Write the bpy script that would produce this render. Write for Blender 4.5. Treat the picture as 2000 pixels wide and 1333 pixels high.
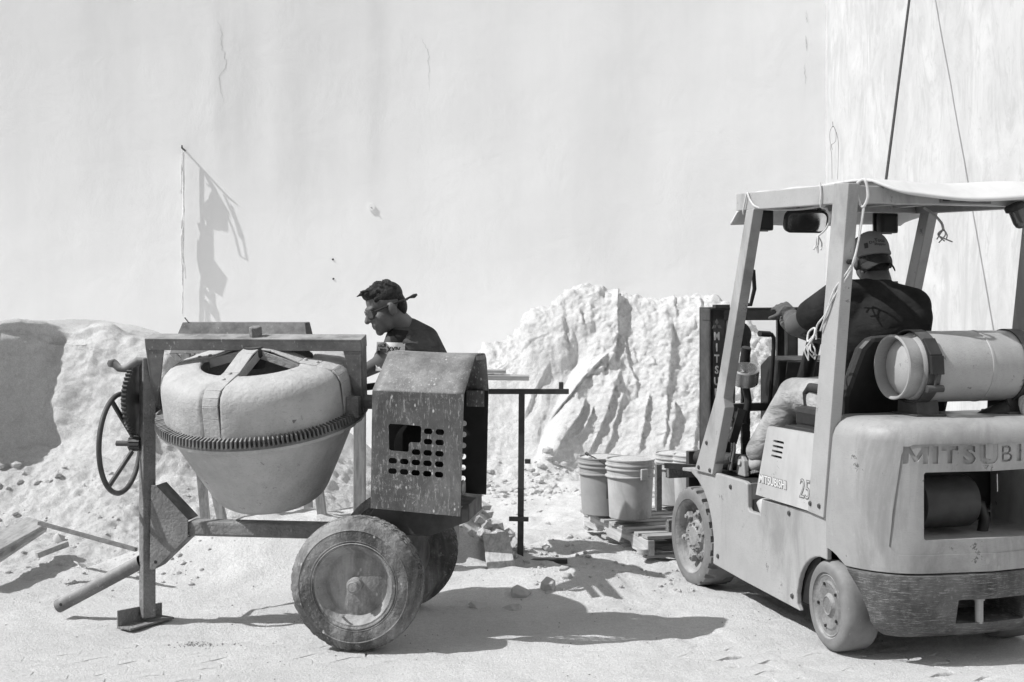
import bpy, bmesh, math, random
import numpy as np
from mathutils import Vector, Matrix, Euler
from mathutils.bvhtree import BVHTree
for o in list(bpy.data.objects): bpy.data.objects.remove(o)
SC = bpy.context.scene
R = math.radians
random.seed(7)
rng = np.random.default_rng(7)

# ------------------------------------------------------------------ camera, sky, sun, exposure
F, CH = 2667.0, 1.57                       # focal length in photo pixels, eye height in metres
cd = bpy.data.cameras.new('camera'); cam = bpy.data.objects.new('camera', cd); SC.collection.objects.link(cam)
cam.location = (0, 0, CH); cam.rotation_euler = (R(90), 0, 0)
cd.sensor_width = 36; cd.lens = 36 * F / 2000; cd.shift_y = -86.5 / 2000
cd.clip_start = .1; cd.clip_end = 500
SC.camera = cam
SUN_EL, SUN_AZ = R(47), R(15.5)              # light travels towards +X and, by SUN_AZ, away from the camera
ldir = Vector((math.cos(SUN_EL) * math.cos(SUN_AZ), math.cos(SUN_EL) * math.sin(SUN_AZ), -math.sin(SUN_EL)))
W = bpy.data.worlds.new('World'); SC.world = W; W.use_nodes = True
nt = W.node_tree; nt.nodes.clear()
sky = nt.nodes.new('ShaderNodeTexSky'); sky.sky_type = 'NISHITA'; sky.sun_disc = False
sky.sun_elevation = SUN_EL
sky.sun_rotation = math.atan2(-ldir.x, -ldir.y)
bw = nt.nodes.new('ShaderNodeRGBToBW'); bg = nt.nodes.new('ShaderNodeBackground'); out = nt.nodes.new('ShaderNodeOutputWorld')
bg.inputs['Strength'].default_value = .125
nt.links.new(sky.outputs[0], bw.inputs[0]); nt.links.new(bw.outputs[0], bg.inputs[0]); nt.links.new(bg.outputs[0], out.inputs[0])
sl = bpy.data.lights.new('sun', 'SUN'); sun = bpy.data.objects.new('sun', sl); SC.collection.objects.link(sun)
sl.energy = 4.2; sl.angle = R(.5); sl.color = (1, 1, 1)
sun.rotation_euler = ldir.to_track_quat('-Z', 'Y').to_euler(); sun.location = (-8, -3, 10)
SC.view_settings.view_transform = 'Standard'; SC.view_settings.look = 'None'
SC.view_settings.exposure = 0.16; SC.view_settings.gamma = 1; SC.view_settings.use_curve_mapping = False
SC.render.engine = 'CYCLES'
SC.cycles.max_bounces = 6

def P(px, py, Y):
    "world point seen at photo pixel (px, py) standing Y metres in front of the camera"
    return Vector(((px - 1000) * Y / F, Y, CH - (py - 580) * Y / F))

# ------------------------------------------------------------------ noise
def _hash(ix, iy, iz, seed):
    h = (ix * 374761393 + iy * 668265263 + iz * 2147483647 + seed * 1274126177) & 0xffffffff
    h = ((h ^ (h >> 13)) * 1274126177) & 0xffffffff
    h = ((h ^ (h >> 16)) * 2246822519) & 0xffffffff
    return ((h ^ (h >> 15)) & 0xffff) / 65535.0
def vnoise(x, y, z=0.0, seed=0):
    x, y, z = np.broadcast_arrays(np.asarray(x, float), np.asarray(y, float), np.asarray(z, float))
    ix, iy, iz = (np.floor(q).astype(np.int64) for q in (x, y, z))
    fx, fy, fz = x - ix, y - iy, z - iz
    fx, fy, fz = (q * q * q * (q * (q * 6 - 15) + 10) for q in (fx, fy, fz))
    def c(a, b, d): return _hash(ix + a, iy + b, iz + d, seed)
    def L(a, b, t): return a + (b - a) * t
    r = L(L(L(c(0,0,0), c(1,0,0), fx), L(c(0,1,0), c(1,1,0), fx), fy), L(L(c(0,0,1), c(1,0,1), fx), L(c(0,1,1), c(1,1,1), fx), fy), fz)
    return r * 2 - 1
def fbm(x, y, z=0.0, oct=4, seed=0):
    s, a = 0, 1.0
    for k in range(oct):
        s = s + a * vnoise(np.asarray(x) * 2**k, np.asarray(y) * 2**k, np.asarray(z) * 2**k, seed + 17 * k); a *= .5
    return s
def sstep(a, b, x):
    t = np.clip((np.asarray(x, float) - a) / (b - a), 0, 1); return t * t * (3 - 2 * t)

# ------------------------------------------------------------------ materials (all grey: the photograph is black and white)
class NB:
    def __init__(s, m): s.m = m; m.use_nodes = True; s.t = m.node_tree; s.b = s.t.nodes['Principled BSDF']; s.tc = s.n('ShaderNodeTexCoord')
    def n(s, ty, **k):
        d = s.t.nodes.new(ty)
        for a, v in k.items(): setattr(d, a, v)
        return d
    def l(s, a, b): s.t.links.new(a, b)
    def coord(s, scale=(1, 1, 1), rot=(0, 0, 0), src='Object'):
        mp = s.n('ShaderNodeMapping'); mp.inputs['Scale'].default_value = scale; mp.inputs['Rotation'].default_value = rot
        s.l(s.tc.outputs[src], mp.inputs[0]); return mp.outputs[0]
    def noise(s, scale, detail=6, rough=.6, vec=None, dist=0):
        d = s.n('ShaderNodeTexNoise'); d.inputs['Scale'].default_value = scale; d.inputs['Detail'].default_value = detail
        d.inputs['Roughness'].default_value = rough; d.inputs['Distortion'].default_value = dist
        s.l(vec if vec is not None else s.tc.outputs['Object'], d.inputs['Vector']); return d.outputs[0]
    def ramp(s, v, a, b, lo=0.0, hi=1.0, smooth=True):
        d = s.n('ShaderNodeMapRange'); d.interpolation_type = 'SMOOTHSTEP' if smooth else 'LINEAR'
        d.inputs[1].default_value = a; d.inputs[2].default_value = b; d.inputs[3].default_value = lo; d.inputs[4].default_value = hi
        s.l(v, d.inputs[0]); return d.outputs[0]
    def math(s, op, a, b=None, clamp=False):
        d = s.n('ShaderNodeMath'); d.operation = op; d.use_clamp = clamp
        for i, q in enumerate((a, b)):
            if q is None: continue
            if isinstance(q, (int, float)): d.inputs[i].default_value = q
            else: s.l(q, d.inputs[i])
        return d.outputs[0]
    def mix(s, fac, a, b):
        d = s.n('ShaderNodeMix'); d.data_type = 'FLOAT'
        for i, q in ((0, fac), (2, a), (3, b)):
            if isinstance(q, (int, float)): d.inputs[i].default_value = q
            else: s.l(q, d.inputs[i])
        return d.outputs[0]
    def bump(s, h, strength, dist, prev=None):
        d = s.n('ShaderNodeBump'); d.inputs['Strength'].default_value = strength; d.inputs['Distance'].default_value = dist
        s.l(h, d.inputs['Height'])
        if prev is not None: s.l(prev, d.inputs['Normal'])
        return d.outputs[0]
    def done(s, col, rough, nor=None, metal=0.0, spec=.5):
        for k, q in (('Base Color', col), ('Roughness', rough), ('Metallic', metal), ('Specular IOR Level', spec)):
            if isinstance(q, (int, float)): s.b.inputs[k].default_value = (q, q, q, 1) if k == 'Base Color' else q
            else: s.l(q, s.b.inputs[k])
        if nor is not None: s.l(nor, s.b.inputs['Normal'])
        return s.m
def surf(name, c, rough=.6, var=.2, vs=6, dust=0, dustc=.5, speck=0, speckc=.5, specks=90, scr=0, scrc=.5, scrdir=(3, 3, 60), bump=.15, bs=120, bd=.002, metal=0, chips=0, chipc=.08, spec=.4, dirt=0, dirtc=.2):
    "painted / worn solid: tone variation, settled dust, splashes, scratches, chips"
    b = NB(bpy.data.materials.new(name))
    col = b.math('MULTIPLY', b.ramp(b.noise(vs, 8, .65), .25, .75, 1 - var, 1 + var), c)
    if dirt:
        f = b.ramp(b.noise(3.2, 10, .7, b.coord((1, 1, .35)), .6), .48, .66, 0, dirt); col = b.mix(f, col, dirtc)
    if scr:
        for k, rt in enumerate(((0, 0, 0), (.15, .5, .3), (.4, -.35, .2))):
            f = b.math('MULTIPLY', b.ramp(b.noise(14, 5, .75, b.coord(scrdir, rt)), .57, .64, 0, scr), b.ramp(b.noise(3.3 + k, 6, .7), .40, .62, .1, 1)); col = b.mix(f, col, scrc)
    if chips:
        f = b.ramp(b.noise(8, 10, .8), .615, .635, 0, chips); col = b.mix(f, col, chipc)
    if speck:
        v = b.n('ShaderNodeTexVoronoi'); v.inputs['Scale'].default_value = specks; b.l(b.coord((1, 1, .55), (.3, .4, .2)), v.inputs['Vector'])
        f1 = b.ramp(v.outputs['Distance'], .34, .16, 0, 1); f2 = b.ramp(b.noise(specks * .21, 3, .6), .55, .68, 0, speck)
        f3 = b.math('MULTIPLY', b.ramp(b.noise(specks * .9, 7, .85), .55, .64, 0, speck * .8), b.ramp(b.noise(4.5, 7, .75), .42, .66, .06, 1))
        col = b.mix(b.math('MAXIMUM', b.math('MULTIPLY', f1, f2), f3), col, speckc)
    if dust:
        g = b.n('ShaderNodeNewGeometry'); sx = b.n('ShaderNodeSeparateXYZ'); b.l(g.outputs['Normal'], sx.inputs[0])
        f = b.math('MULTIPLY', b.ramp(sx.outputs['Z'], .05, .9, .12, 1), b.ramp(b.noise(9, 10, .7), .3, .72, .25, 1))
        col = b.mix(b.math('MULTIPLY', f, dust, True), col, dustc)
    nor = b.bump(b.noise(bs, 5, .65), bump, bd) if bump else None
    rr = b.ramp(b.noise(vs * 1.7, 6, .6), .3, .7, max(rough - .12, .05), min(rough + .14, 1))
    return b.done(col, rr, nor, metal, spec)
def sandmat(name, c, coarse=1.0, grain=1.0):
    b = NB(bpy.data.materials.new(name))
    col = b.math('MULTIPLY', b.ramp(b.noise(1.3, 8, .6), .3, .7, .92, 1.07), c)
    col = b.math('MULTIPLY', col, b.ramp(b.noise(34, 6, .7), .3, .7, .93, 1.06))
    pb = b.ramp(b.noise(75, 5, .8), .64, .70, 0, .45); col = b.mix(pb, col, c * .5)
    col = b.math('MULTIPLY', col, b.ramp(b.noise(120, 3, .8), .3, .7, .86, 1.12))
    n1 = b.bump(b.noise(11 * coarse, 8, .68), .40, .022)
    n2 = b.bump(b.noise(62, 5, .75), .85 * grain, .018, n1)
    n3 = b.bump(b.noise(190, 2, .6), .6 * grain, .005, n2)
    return b.done(col, .95, n3, 0, .15)

def wallmat(name, c, streak, mott, side=False):
    b = NB(bpy.data.materials.new(name))
    ax = (.9, .9, .10)
    s1 = b.ramp(b.noise(2.2, 6, .62, b.coord(ax)), .32, .72, 1 - streak, 1.0)
    s2 = b.ramp(b.noise(9, 6, .65, b.coord((1, 1, .07))), .3, .75, 1 - streak * .45, 1.0)
    col = b.math('MULTIPLY', b.math('MULTIPLY', s1, s2), c)
    m = b.ramp(b.noise(1.5, 9, .66, None, .8), .35, .7, 1 - mott, 1.0); col = b.math('MULTIPLY', col, m)
    if side:
        f = b.ramp(b.noise(2.6, 10, .75, b.coord((1, 1, .45)), 1.6), .47, .62, 0, .7); col = b.mix(f, col, c * .70)
        f = b.ramp(b.noise(9, 9, .8, b.coord((1, 1, .40)), 1.0), .53, .62, 0, .5); col = b.mix(f, col, c * .66)
    else:
        sx = b.n('ShaderNodeSeparateXYZ'); b.l(b.tc.outputs['Object'], sx.inputs[0])
        for x0, w, z0, z1, k in ((-3.10, .07, 2.55, 4.7, .10), (-2.86, .16, 2.5, 4.5, .14), (-2.30, .16, 2.0, 5.0, .07), (-1.45, .09, 2.2, 5.0, .09), (-1.95, .3, 2.2, 5.0, .04), (-4.2, .3, 2.2, 5, .05), (1.2, .2, 2.4, 5, .04), (-.3, .3, 2.0, 5, .03)):
            wob = b.math('ADD', sx.outputs['X'], b.math('MULTIPLY', b.math('SUBTRACT', b.noise(1.2, 4, .6, b.coord((1, 1, .5))), .5), .16))
            fx = b.ramp(b.math('ABSOLUTE', b.math('SUBTRACT', wob, x0)), w * 2.0, w * .1, 0, k)
            fz = b.math('MULTIPLY', b.ramp(sx.outputs['Z'], z0, z0 + .9), b.ramp(sx.outputs['Z'], z1 + .7, z1 - .4))
            fx = b.math('MULTIPLY', fx, b.ramp(b.noise(6, 7, .7, b.coord((1, 1, .2))), .25, .6, .35, 1))
            col = b.math('MULTIPLY', col, b.math('SUBTRACT', 1.0, b.math('MULTIPLY', fx, fz)))
    n1 = b.bump(b.noise(2.2, 9, .62, None, .4), .26, .03)
    n2 = b.bump(b.noise(90, 4, .7), .10, .002, n1)
    return b.done(col, .85, n2, 0, .2)
def woodmat(name, c, axis=0, dust=.35):
    b = NB(bpy.data.materials.new(name)); sc = [9, 9, 9]; sc[axis] = .7
    g = b.noise(5, 8, .7, b.coord(tuple(sc)), .5)
    col = b.math('MULTIPLY', b.ramp(g, .3, .7, .6, 1.2), c)
    col = b.mix(b.ramp(b.noise(7, 6, .7), .4, .7, 0, dust), col, .5)
    return b.done(col, .85, b.bump(g, .4, .003), 0, .2)

M = {}
M['sand'] = sandmat('ground_sand', .65)
M['sandL'] = sandmat('left_pile_sand', .60, 1.5)
M['sandR'] = sandmat('right_pile_sand', .62, 1.3)
M['wall'] = wallmat('white_plaster', .84, .03, .025)
M['wall2'] = wallmat('mottled_plaster', .60, .05, .16, True)
M['drum'] = surf('dusty_drum_paint', .39, .75, .18, 6, dust=.75, dustc=.52, speck=.45, speckc=.50, specks=40, scr=.5, scrc=.19, scrdir=(5, 5, 12), bump=.8, bs=34, bd=.010, dirt=.55, dirtc=.48, chips=.8, chipc=.17)
M['steel'] = surf('mortar_splashed_steel', .11, .7, .35, 9, dust=.8, dustc=.42, speck=.6, speckc=.42, specks=75, bump=.5, bs=120, bd=.003)
M['mud'] = surf('mortar_crusted_steel', .20, .9, .3, 10, dust=.6, dustc=.45, speck=.8, speckc=.42, specks=70, bump=1.0, bs=75, bd=.018)
M['hood'] = surf('scratched_hood_paint', .052, .5, .45, 6, dust=.62, dustc=.40, speck=.9, speckc=.50, specks=62, scr=.75, scrc=.30, scrdir=(6, 6, 1.2), bump=.5, bs=60, bd=.004, dirt=.5, dirtc=.20)
M['iron'] = surf('dark_cast_iron', .045, .55, .35, 9, dust=.25, dustc=.32, bump=.3, bs=90)
M['dark'] = surf('black_oily_metal', .018, .5, .4, 8, dust=.12, dustc=.25, bump=.2)
M['rubber'] = surf('dusty_rubber', .055, .9, .5, 7, dust=.65, dustc=.48, speck=1.0, speckc=.44, specks=52, dirt=.75, dirtc=.32, bump=1.0, bs=50, bd=.016)
M['rubber2'] = surf('grey_cushion_rubber', .16, .85, .2, 8, dust=.4, dustc=.45, speck=.3, speckc=.4, specks=60, bump=.3, bs=90, bd=.003)
M['rim'] = surf('dusty_rim', .17, .8, .4, 8, dust=.7, dustc=.50, speck=.7, speckc=.45, specks=55, dirt=.8, dirtc=.36, bump=.9, bs=55, bd=.010, chips=.5, chipc=.06)
M['fork'] = surf('forklift_paint', .36, .42, .08, 4, dust=.30, dustc=.55, dirt=.70, dirtc=.21, chips=.9, chipc=.13, scr=.55, scrc=.18, scrdir=(3, 3, 45), bump=.22, bs=5, bd=.014, spec=.5)
M['fork2'] = surf('pale_cover_paint', .47, .45, .08, 5, dust=.2, dustc=.6, dirt=.35, dirtc=.30, chips=1.0, chipc=.10, bump=.05, bs=40, spec=.5)
M['cwt'] = surf('counterweight_paint', .30, .42, .13, 4, dust=.3, dustc=.52, dirt=.75, dirtc=.17, chips=1.0, chipc=.08, scr=.6, scrc=.16, speck=.3, speckc=.48, specks=30, scrdir=(3, 3, 55), bump=.10, bs=60, bd=.002, spec=.5)
M['bumper'] = surf('scraped_black_bumper', .042, .6, .45, 4, dust=.18, dustc=.4, scr=.75, scrc=.33, scrdir=(1.2, 1.2, 22), speck=.4, speckc=.34, specks=40, dirt=.5, dirtc=.15, bump=.5, bs=50, bd=.005)
M['black'] = surf('black_plastic', .016, .5, .2, 9, dust=.10, dustc=.25, bump=.1)
M['seat'] = surf('black_vinyl', .02, .5, .2, 9, dust=.12, dustc=.3, bump=.25, bs=200, bd=.001)
M['gas'] = surf('gas_bottle_paint', .34, .42, .10, 6, dust=.25, dustc=.5, chips=.9, chipc=.10, scr=.7, scrc=.16, dirt=.4, dirtc=.22, scrdir=(5, 40, 40), bump=.05, spec=.5)
M['chrome'] = surf('worn_bright_metal', .45, .3, .1, 9, metal=.8, bump=.05)
M['skin1'] = surf('worker_skin', .115, .55, .12, 14, bump=.15, bs=160, bd=.001)
M['skin2'] = surf('driver_skin', .085, .55, .12, 14, bump=.15, bs=160, bd=.001)
M['hair'] = surf('black_hair', .012, .6, .4, 40, bump=.9, bs=130, bd=.008)
def clothmat(name, c, var=.2, fs=.7):
    b = NB(bpy.data.materials.new(name))
    col = b.math('MULTIPLY', b.ramp(b.noise(9, 6, .6), .3, .7, 1 - var, 1 + var), c)
    fold = b.bump(b.noise(7, 3, .5, b.coord((1, 1, 2.4), (.5, .3, 0)), .3), fs, .03)
    return b.done(col, .95, b.bump(b.noise(400, 2, .6), .3, .001, fold), 0, .15)
M['shirt1'] = clothmat('faded_dark_cotton', .070, .3, .9); M['shirt2'] = clothmat('dark_cotton', .024, .25, .4); M['jeans'] = clothmat('pale_denim', .33, .25, .9)
M['collar'] = clothmat('sweat_dark_cotton', .022)
M['cap'] = clothmat('pale_cap_cloth', .20, .06, .1); M['capdark'] = clothmat('dark_cap_cloth', .04, .1)
M['wood'] = woodmat('weathered_board', .36, 0); M['woodz'] = woodmat('weathered_post', .32, 2); M['woody'] = woodmat('weathered_plank', .46, 1)
M['bucket'] = surf('dusty_plastic_bucket', .46, .6, .14, 7, dust=.3, dustc=.6, dirt=.9, dirtc=.26, speck=.6, speckc=.6, specks=60, bump=.2)
M['bucket2'] = surf('grey_plastic_bucket', .30, .6, .1, 7, dust=.3, dustc=.55, dirt=.4, dirtc=.42, bump=.2)
M['wood2'] = woodmat('dusty_broken_board', .42, 1, .9); M['stick'] = woodmat('grey_stick', .16, 0, .1)
M['stone'] = surf('broken_pale_stone', .42, .9, .15, 9, dust=.4, dustc=.5, bump=.5, bs=60, bd=.005)
M['rope'] = surf('white_rope', .55, .9, .15, 30, bump=.5, bs=300, bd=.002)
M['ropedark'] = surf('dark_rope', .05, .9, .2, 30, bump=.4, bs=300, bd=.002)
M['sheet'] = surf('pale_foam_sheet', .58, .8, .07, 5, dirt=.3, dirtc=.42, bump=.25, bs=60, bd=.002)
M['added_road'] = surf('added_road_grey', .07, .9, .2, 3, bump=.4, bs=60, bd=.004); M['rimgrey'] = surf('wheel_rim_highlight', .09, .4, .2, 9, dust=.5, dustc=.4, bump=.1); M['void'] = surf('hood_inner_shade', .006, .9, .2, 9, bump=0, spec=.1)
M['white'] = surf('white_print', .62, .7, .1, 20, bump=0); M['print'] = surf('dark_print', .03, .7, .1, 20, bump=0); M['greyprint'] = surf('faded_print', .16, .7, .1, 20, bump=0)
M['letter'] = surf('silver_letter', .66, .5, .1, 20, bump=0)
M['lens'] = surf('smoked_lens', .05, .15, .1, 9, bump=0, spec=.8)
M['mirror'] = surf('mirror_glass', .7, .04, .02, 9, metal=1.0, bump=0)
M['rag'] = surf('torn_plastic_strip', .75, .7, .2, 12, bump=.4, bs=60, bd=.004)

# ------------------------------------------------------------------ mesh helpers
def link(o, parent=None):
    SC.collection.objects.link(o)
    if parent is not None: o.parent = parent
    return o
def tag(o, label=None, cat=None, group=None, kind=None):
    for k, v in (('label', label), ('category', cat), ('group', group), ('kind', kind)):
        if v: o[k] = v
    return o
def thing(name, label, cat, loc=(0, 0, 0), rz=0, group=None):
    o = bpy.data.objects.new(name, None); o.empty_display_size = .1; link(o)
    o.location = loc; o.rotation_euler = (0, 0, rz); return tag(o, label, cat, group)
class MB:
    def __init__(s): s.v = []; s.f = []
    def add(s, vs, fs):
        k = len(s.v); s.v += [tuple(p) for p in vs]; s.f += [tuple(i + k for i in q) for q in fs]; return s
    def box(s, c, d, rot=None):
        x, y, z = (q / 2 for q in d); m = rot.to_matrix() if isinstance(rot, Euler) else rot
        vs = [Vector((sx * x, sy * y, sz * z)) for sx in (-1, 1) for sy in (-1, 1) for sz in (-1, 1)]
        if m is not None: vs = [m @ q for q in vs]
        return s.add([q + Vector(c) for q in vs], [(0, 1, 3, 2), (4, 6, 7, 5), (0, 4, 5, 1), (2, 3, 7, 6), (0, 2, 6, 4), (1, 5, 7, 3)])
    def bar(s, p, q, w, h, up=(0, 0, 1)):
        p, q = Vector(p), Vector(q); d = (q - p).normalized(); up = Vector(up)
        if abs(d.dot(up)) > .98: up = Vector((0, 1, 0))
        x = d.cross(up).normalized(); z = x.cross(d)
        vs = [e + x * a * w / 2 + z * b * h / 2 for e in (p, q) for a, b in ((-1, -1), (1, -1), (1, 1), (-1, 1))]
        return s.add(vs, [(0, 3, 2, 1), (4, 5, 6, 7), (0, 1, 5, 4), (1, 2, 6, 5), (2, 3, 7, 6), (3, 0, 4, 7)])
    def tube(s, pts, r, n=10, closed=False):
        pts = [Vector(p) for p in pts]; N = len(pts); rs = r if isinstance(r, (list, tuple)) else [r] * N
        vs = []; up = None
        for i, p in enumerate(pts):
            a = pts[(i - 1) % N] if (closed or i > 0) else p; b = pts[(i + 1) % N] if (closed or i < N - 1) else p
            d = (b - a).normalized()
            if up is None: up = d.orthogonal().normalized()
            up = (up - d * up.dot(d)).normalized(); y = d.cross(up)
            vs += [p + (up * math.cos(t) + y * math.sin(t)) * rs[i] for t in (2 * math.pi * k / n for k in range(n))]
        fs = []
        for i in range(N if closed else N - 1):
            j = (i + 1) % N
            fs += [(i * n + k, i * n + (k + 1) % n, j * n + (k + 1) % n, j * n + k) for k in range(n)]
        if not closed: fs += [tuple(range(n))[::-1], tuple((N - 1) * n + k for k in range(n))]
        return s.add(vs, fs)
    def cyl(s, p, q, r, n=20): return s.tube([p, q], r, n)
    def lathe(s, prof, n=48, M4=None, mod=None, a0=0, a1=2 * math.pi, closed=False):
        "profile of (radius, height) round +Z; closed joins the last point to the first"
        full = abs(a1 - a0 - 2 * math.pi) < 1e-6; na = n if full else n + 1; k = len(prof); vs = []
        for i in range(na):
            t = a0 + (a1 - a0) * i / n
            for j, (r, h) in enumerate(prof):
                rr = r + (mod(t, j) if mod else 0); p = Vector((rr * math.cos(t), rr * math.sin(t), h)); vs.append(M4 @ p if M4 else p)
        fs = []
        for i in range(n):
            i2 = (i + 1) % na
            for j in range(k if closed else k - 1):
                j2 = (j + 1) % k; fs.append((i * k + j, i2 * k + j, i2 * k + j2, i * k + j2))
        return s.add(vs, fs)
    def prism(s, pts, ext):
        pts = [Vector(p) for p in pts]; e = Vector(ext); n = len(pts)
        return s.add(pts + [p + e for p in pts], [tuple(range(n))[::-1], tuple(range(n, 2 * n))] + [(i, (i + 1) % n, n + (i + 1) % n, n + i) for i in range(n)])
    def mesh(s, name):
        me = bpy.data.meshes.new(name); me.from_pydata(s.v, [], s.f)
        bm = bmesh.new(); bm.from_mesh(me); bmesh.ops.recalc_face_normals(bm, faces=bm.faces); bm.to_mesh(me); bm.free(); return me
    def build(s, name, mat, parent=None, smooth=False, bevel=0, label=None, angle=40):
        return mk(name, s.mesh(name), mat, parent, smooth, bevel, label, angle)
def mk(name, me, mat, parent=None, smooth=False, bevel=0, label=None, angle=40):
    me.materials.clear(); me.materials.append(mat)
    o = link(bpy.data.objects.new(name, me), parent)
    if smooth:
        me.polygons.foreach_set('use_smooth', [True] * len(me.polygons))
        try: me.set_sharp_from_angle(angle=R(angle))
        except Exception: pass
    if bevel:
        b = o.modifiers.new('bevel', 'BEVEL'); b.width = bevel; b.segments = 2; b.limit_method = 'ANGLE'; b.angle_limit = R(35)
    if label: o['label'] = label
    return o
def baked(o):
    "mesh of an object with its modifiers applied; removes the object"
    dg = bpy.context.evaluated_depsgraph_get(); dg.update()
    me = bpy.data.meshes.new_from_object(o.evaluated_get(dg)); old = o.data
    bpy.data.objects.remove(o); return me
def frame(o, x, y, z=None):
    x = Vector(x).normalized(); y = Vector(y); z = x.cross(y).normalized() if z is None else Vector(z).normalized(); y = z.cross(x)
    m = Matrix((x, y, z)).transposed().to_4x4(); m.translation = Vector(o); return m
def text_mesh(s, size, M4, extrude=.001, offset=0, xs=1.0, align='LEFT', shear=0):
    cu = bpy.data.curves.new('lettering', 'FONT'); cu.body = s; cu.size = size; cu.extrude = extrude; cu.offset = offset; cu.align_x = align; cu.shear = shear
    cu.resolution_u = 3
    o = link(bpy.data.objects.new('lettering', cu)); me = baked(o); bpy.data.curves.remove(cu)
    me.transform(M4 @ Matrix.Diagonal((xs, 1, 1, 1))); return me
def panel_mesh(loops, M4, thick):
    "flat sheet with holes: first loop is the outline, the others are cut out"
    cu = bpy.data.curves.new('sheet', 'CURVE'); cu.dimensions = '2D'; cu.fill_mode = 'BOTH'; cu.extrude = thick / 2
    for lp in loops:
        sp = cu.splines.new('POLY'); sp.points.add(len(lp) - 1); sp.use_cyclic_u = True
        for p, (x, y) in zip(sp.points, lp): p.co = (x, y, 0, 1)
    o = link(bpy.data.objects.new('sheet', cu)); me = baked(o); bpy.data.curves.remove(cu); me.transform(M4); return me
def rrect(cx, cy, w, h, r, n=5):
    out = []
    for sx, sy, a in ((1, 1, 0), (-1, 1, 90), (-1, -1, 180), (1, -1, 270)):
        out += [(cx + sx * (w / 2 - r) + r * math.cos(R(a + 90 * k / n)), cy + sy * (h / 2 - r) + r * math.sin(R(a + 90 * k / n))) for k in range(n + 1)]
    return out
def grid_mesh(X, Y, Z, name):
    h, w = X.shape; v = np.stack([X, Y, Z], -1).reshape(-1, 3); i = np.arange(h * w).reshape(h, w)
    f = np.stack([i[:-1, :-1], i[:-1, 1:], i[1:, 1:], i[1:, :-1]], -1).reshape(-1, 4)
    me = bpy.data.meshes.new(name); me.vertices.add(len(v)); me.vertices.foreach_set('co', v.ravel())
    me.loops.add(len(f) * 4); me.loops.foreach_set('vertex_index', f.ravel()); me.polygons.add(len(f)); me.polygons.foreach_set('loop_start', np.arange(len(f)) * 4)
    me.update(); me.validate(); return me
# bodies: closed blobs (capsules, ellipsoids) fused by a voxel remesh
def blob(name, prims, mat, parent, voxel=.008, smooth=6, label=None, local=Matrix()):
    bm = bmesh.new()
    for p in prims:
        if p[0] == 'c':
            _, a, ra, b, rb = p; a, b = Vector(a), Vector(b); d = b - a
            q = d.to_track_quat('Z', 'Y').to_matrix().to_4x4()
            bmesh.ops.create_icosphere(bm, subdivisions=3, radius=ra, matrix=Matrix.Translation(a))
            bmesh.ops.create_icosphere(bm, subdivisions=3, radius=rb, matrix=Matrix.Translation(b))
            if d.length > 1e-5: bmesh.ops.create_cone(bm, cap_ends=True, segments=24, radius1=ra, radius2=rb, depth=d.length, matrix=Matrix.Translation((a + b) / 2) @ q)
        else:
            _, c, r3, rot = p
            m = Matrix.Translation(Vector(c)) @ (rot.to_4x4() if rot is not None else Matrix()) @ Matrix.Diagonal((*r3, 1))
            bmesh.ops.create_icosphere(bm, subdivisions=4, radius=1, matrix=m)
    me = bpy.data.meshes.new(name); bm.to_mesh(me); bm.free(); me.transform(local)
    o = link(bpy.data.objects.new('tmp', me)); r = o.modifiers.new('r', 'REMESH'); r.mode = 'VOXEL'; r.voxel_size = voxel
    s = o.modifiers.new('s', 'SMOOTH'); s.factor = .5; s.iterations = smooth
    return mk(name, baked(o), mat, parent, True, 0, label, 180)
def head_prims(Mh, neck_to, neck_r=.058):
    T = lambda p: Mh @ Vector(p); R3 = Mh.to_3x3()
    pr = [('e', T((0, -.012, .045)), (.076, .097, .086), R3), ('e', T((0, .028, -.042)), (.060, .066, .078), R3), ('e', T((0, .068, -.102)), (.026, .022, .022), R3),
          ('e', T((0, .080, .026)), (.05, .02, .014), R3), ('c', T((0, .092, .008)), .010, T((0, .113, -.030)), .0155), ('c', T((-.02, .086, -.062)), .009, T((.02, .086, -.062)), .009),
          ('c', T((-.017, .085, -.076)), .009, T((.017, .085, -.076)), .009), ('c', T((0, -.02, -.05)), neck_r, neck_to, neck_r * 1.12)]
    for s in (-1, 1):
        pr += [('e', T((s * .036, .05, -.035)), (.028, .032, .036), R3), ('e', T((s * .083, -.012, -.010)), (.013, .023, .036), R3), ('e', T((s * .032, .085, .004)), (.013, .009, .010), R3), ('c', T((s * .011, .1, -.032)), .009, T((s * .011, .1, -.032)), .008)]
    return pr
def hand_prims(w, d, n, curl=.5, side=1, spread=.12, L=1.0):
    "wrist w, pointing d, palm facing n; four bent fingers of different lengths and a thumb from the side of the palm"
    w, d, n = Vector(w), Vector(d).normalized(), Vector(n).normalized(); x = d.cross(n).normalized() * side; n = (n - d * n.dot(d)).normalized()
    pr = [('c', w, .027, w + d * .03, .027)]
    for k in range(4):
        o = (k - 1.5) * .019; pr.append(('c', w + d * .02 + x * o * .8, .016, w + d * .085 * L + x * o, .0125))
        p = w + d * (.09 - .004 * abs(k - 1)) * L + x * o; ln = (.040, .046, .043, .034)[k] * L; dd = (d + x * (k - 1.5) * spread).normalized(); r = .0098
        for j in range(3):
            a = curl * (j + .6); e = (dd * math.cos(a) + n * math.sin(a)).normalized(); q = p + e * ln * (1, .72, .55)[j]
            pr.append(('c', p, r, q, r * .9)); p = q; r *= .9
    p = w + d * .025 - x * .022; e = (d * .7 - x * .75 + n * .35).normalized()
    for j, ln in enumerate((.042, .034, .027)):
        q = p + e * ln; pr.append(('c', p, .0135 - j * .0015, q, .012 - j * .0015)); p = q; e = (e + d * .35 + n * .35 * curl).normalized()
    return pr
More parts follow.
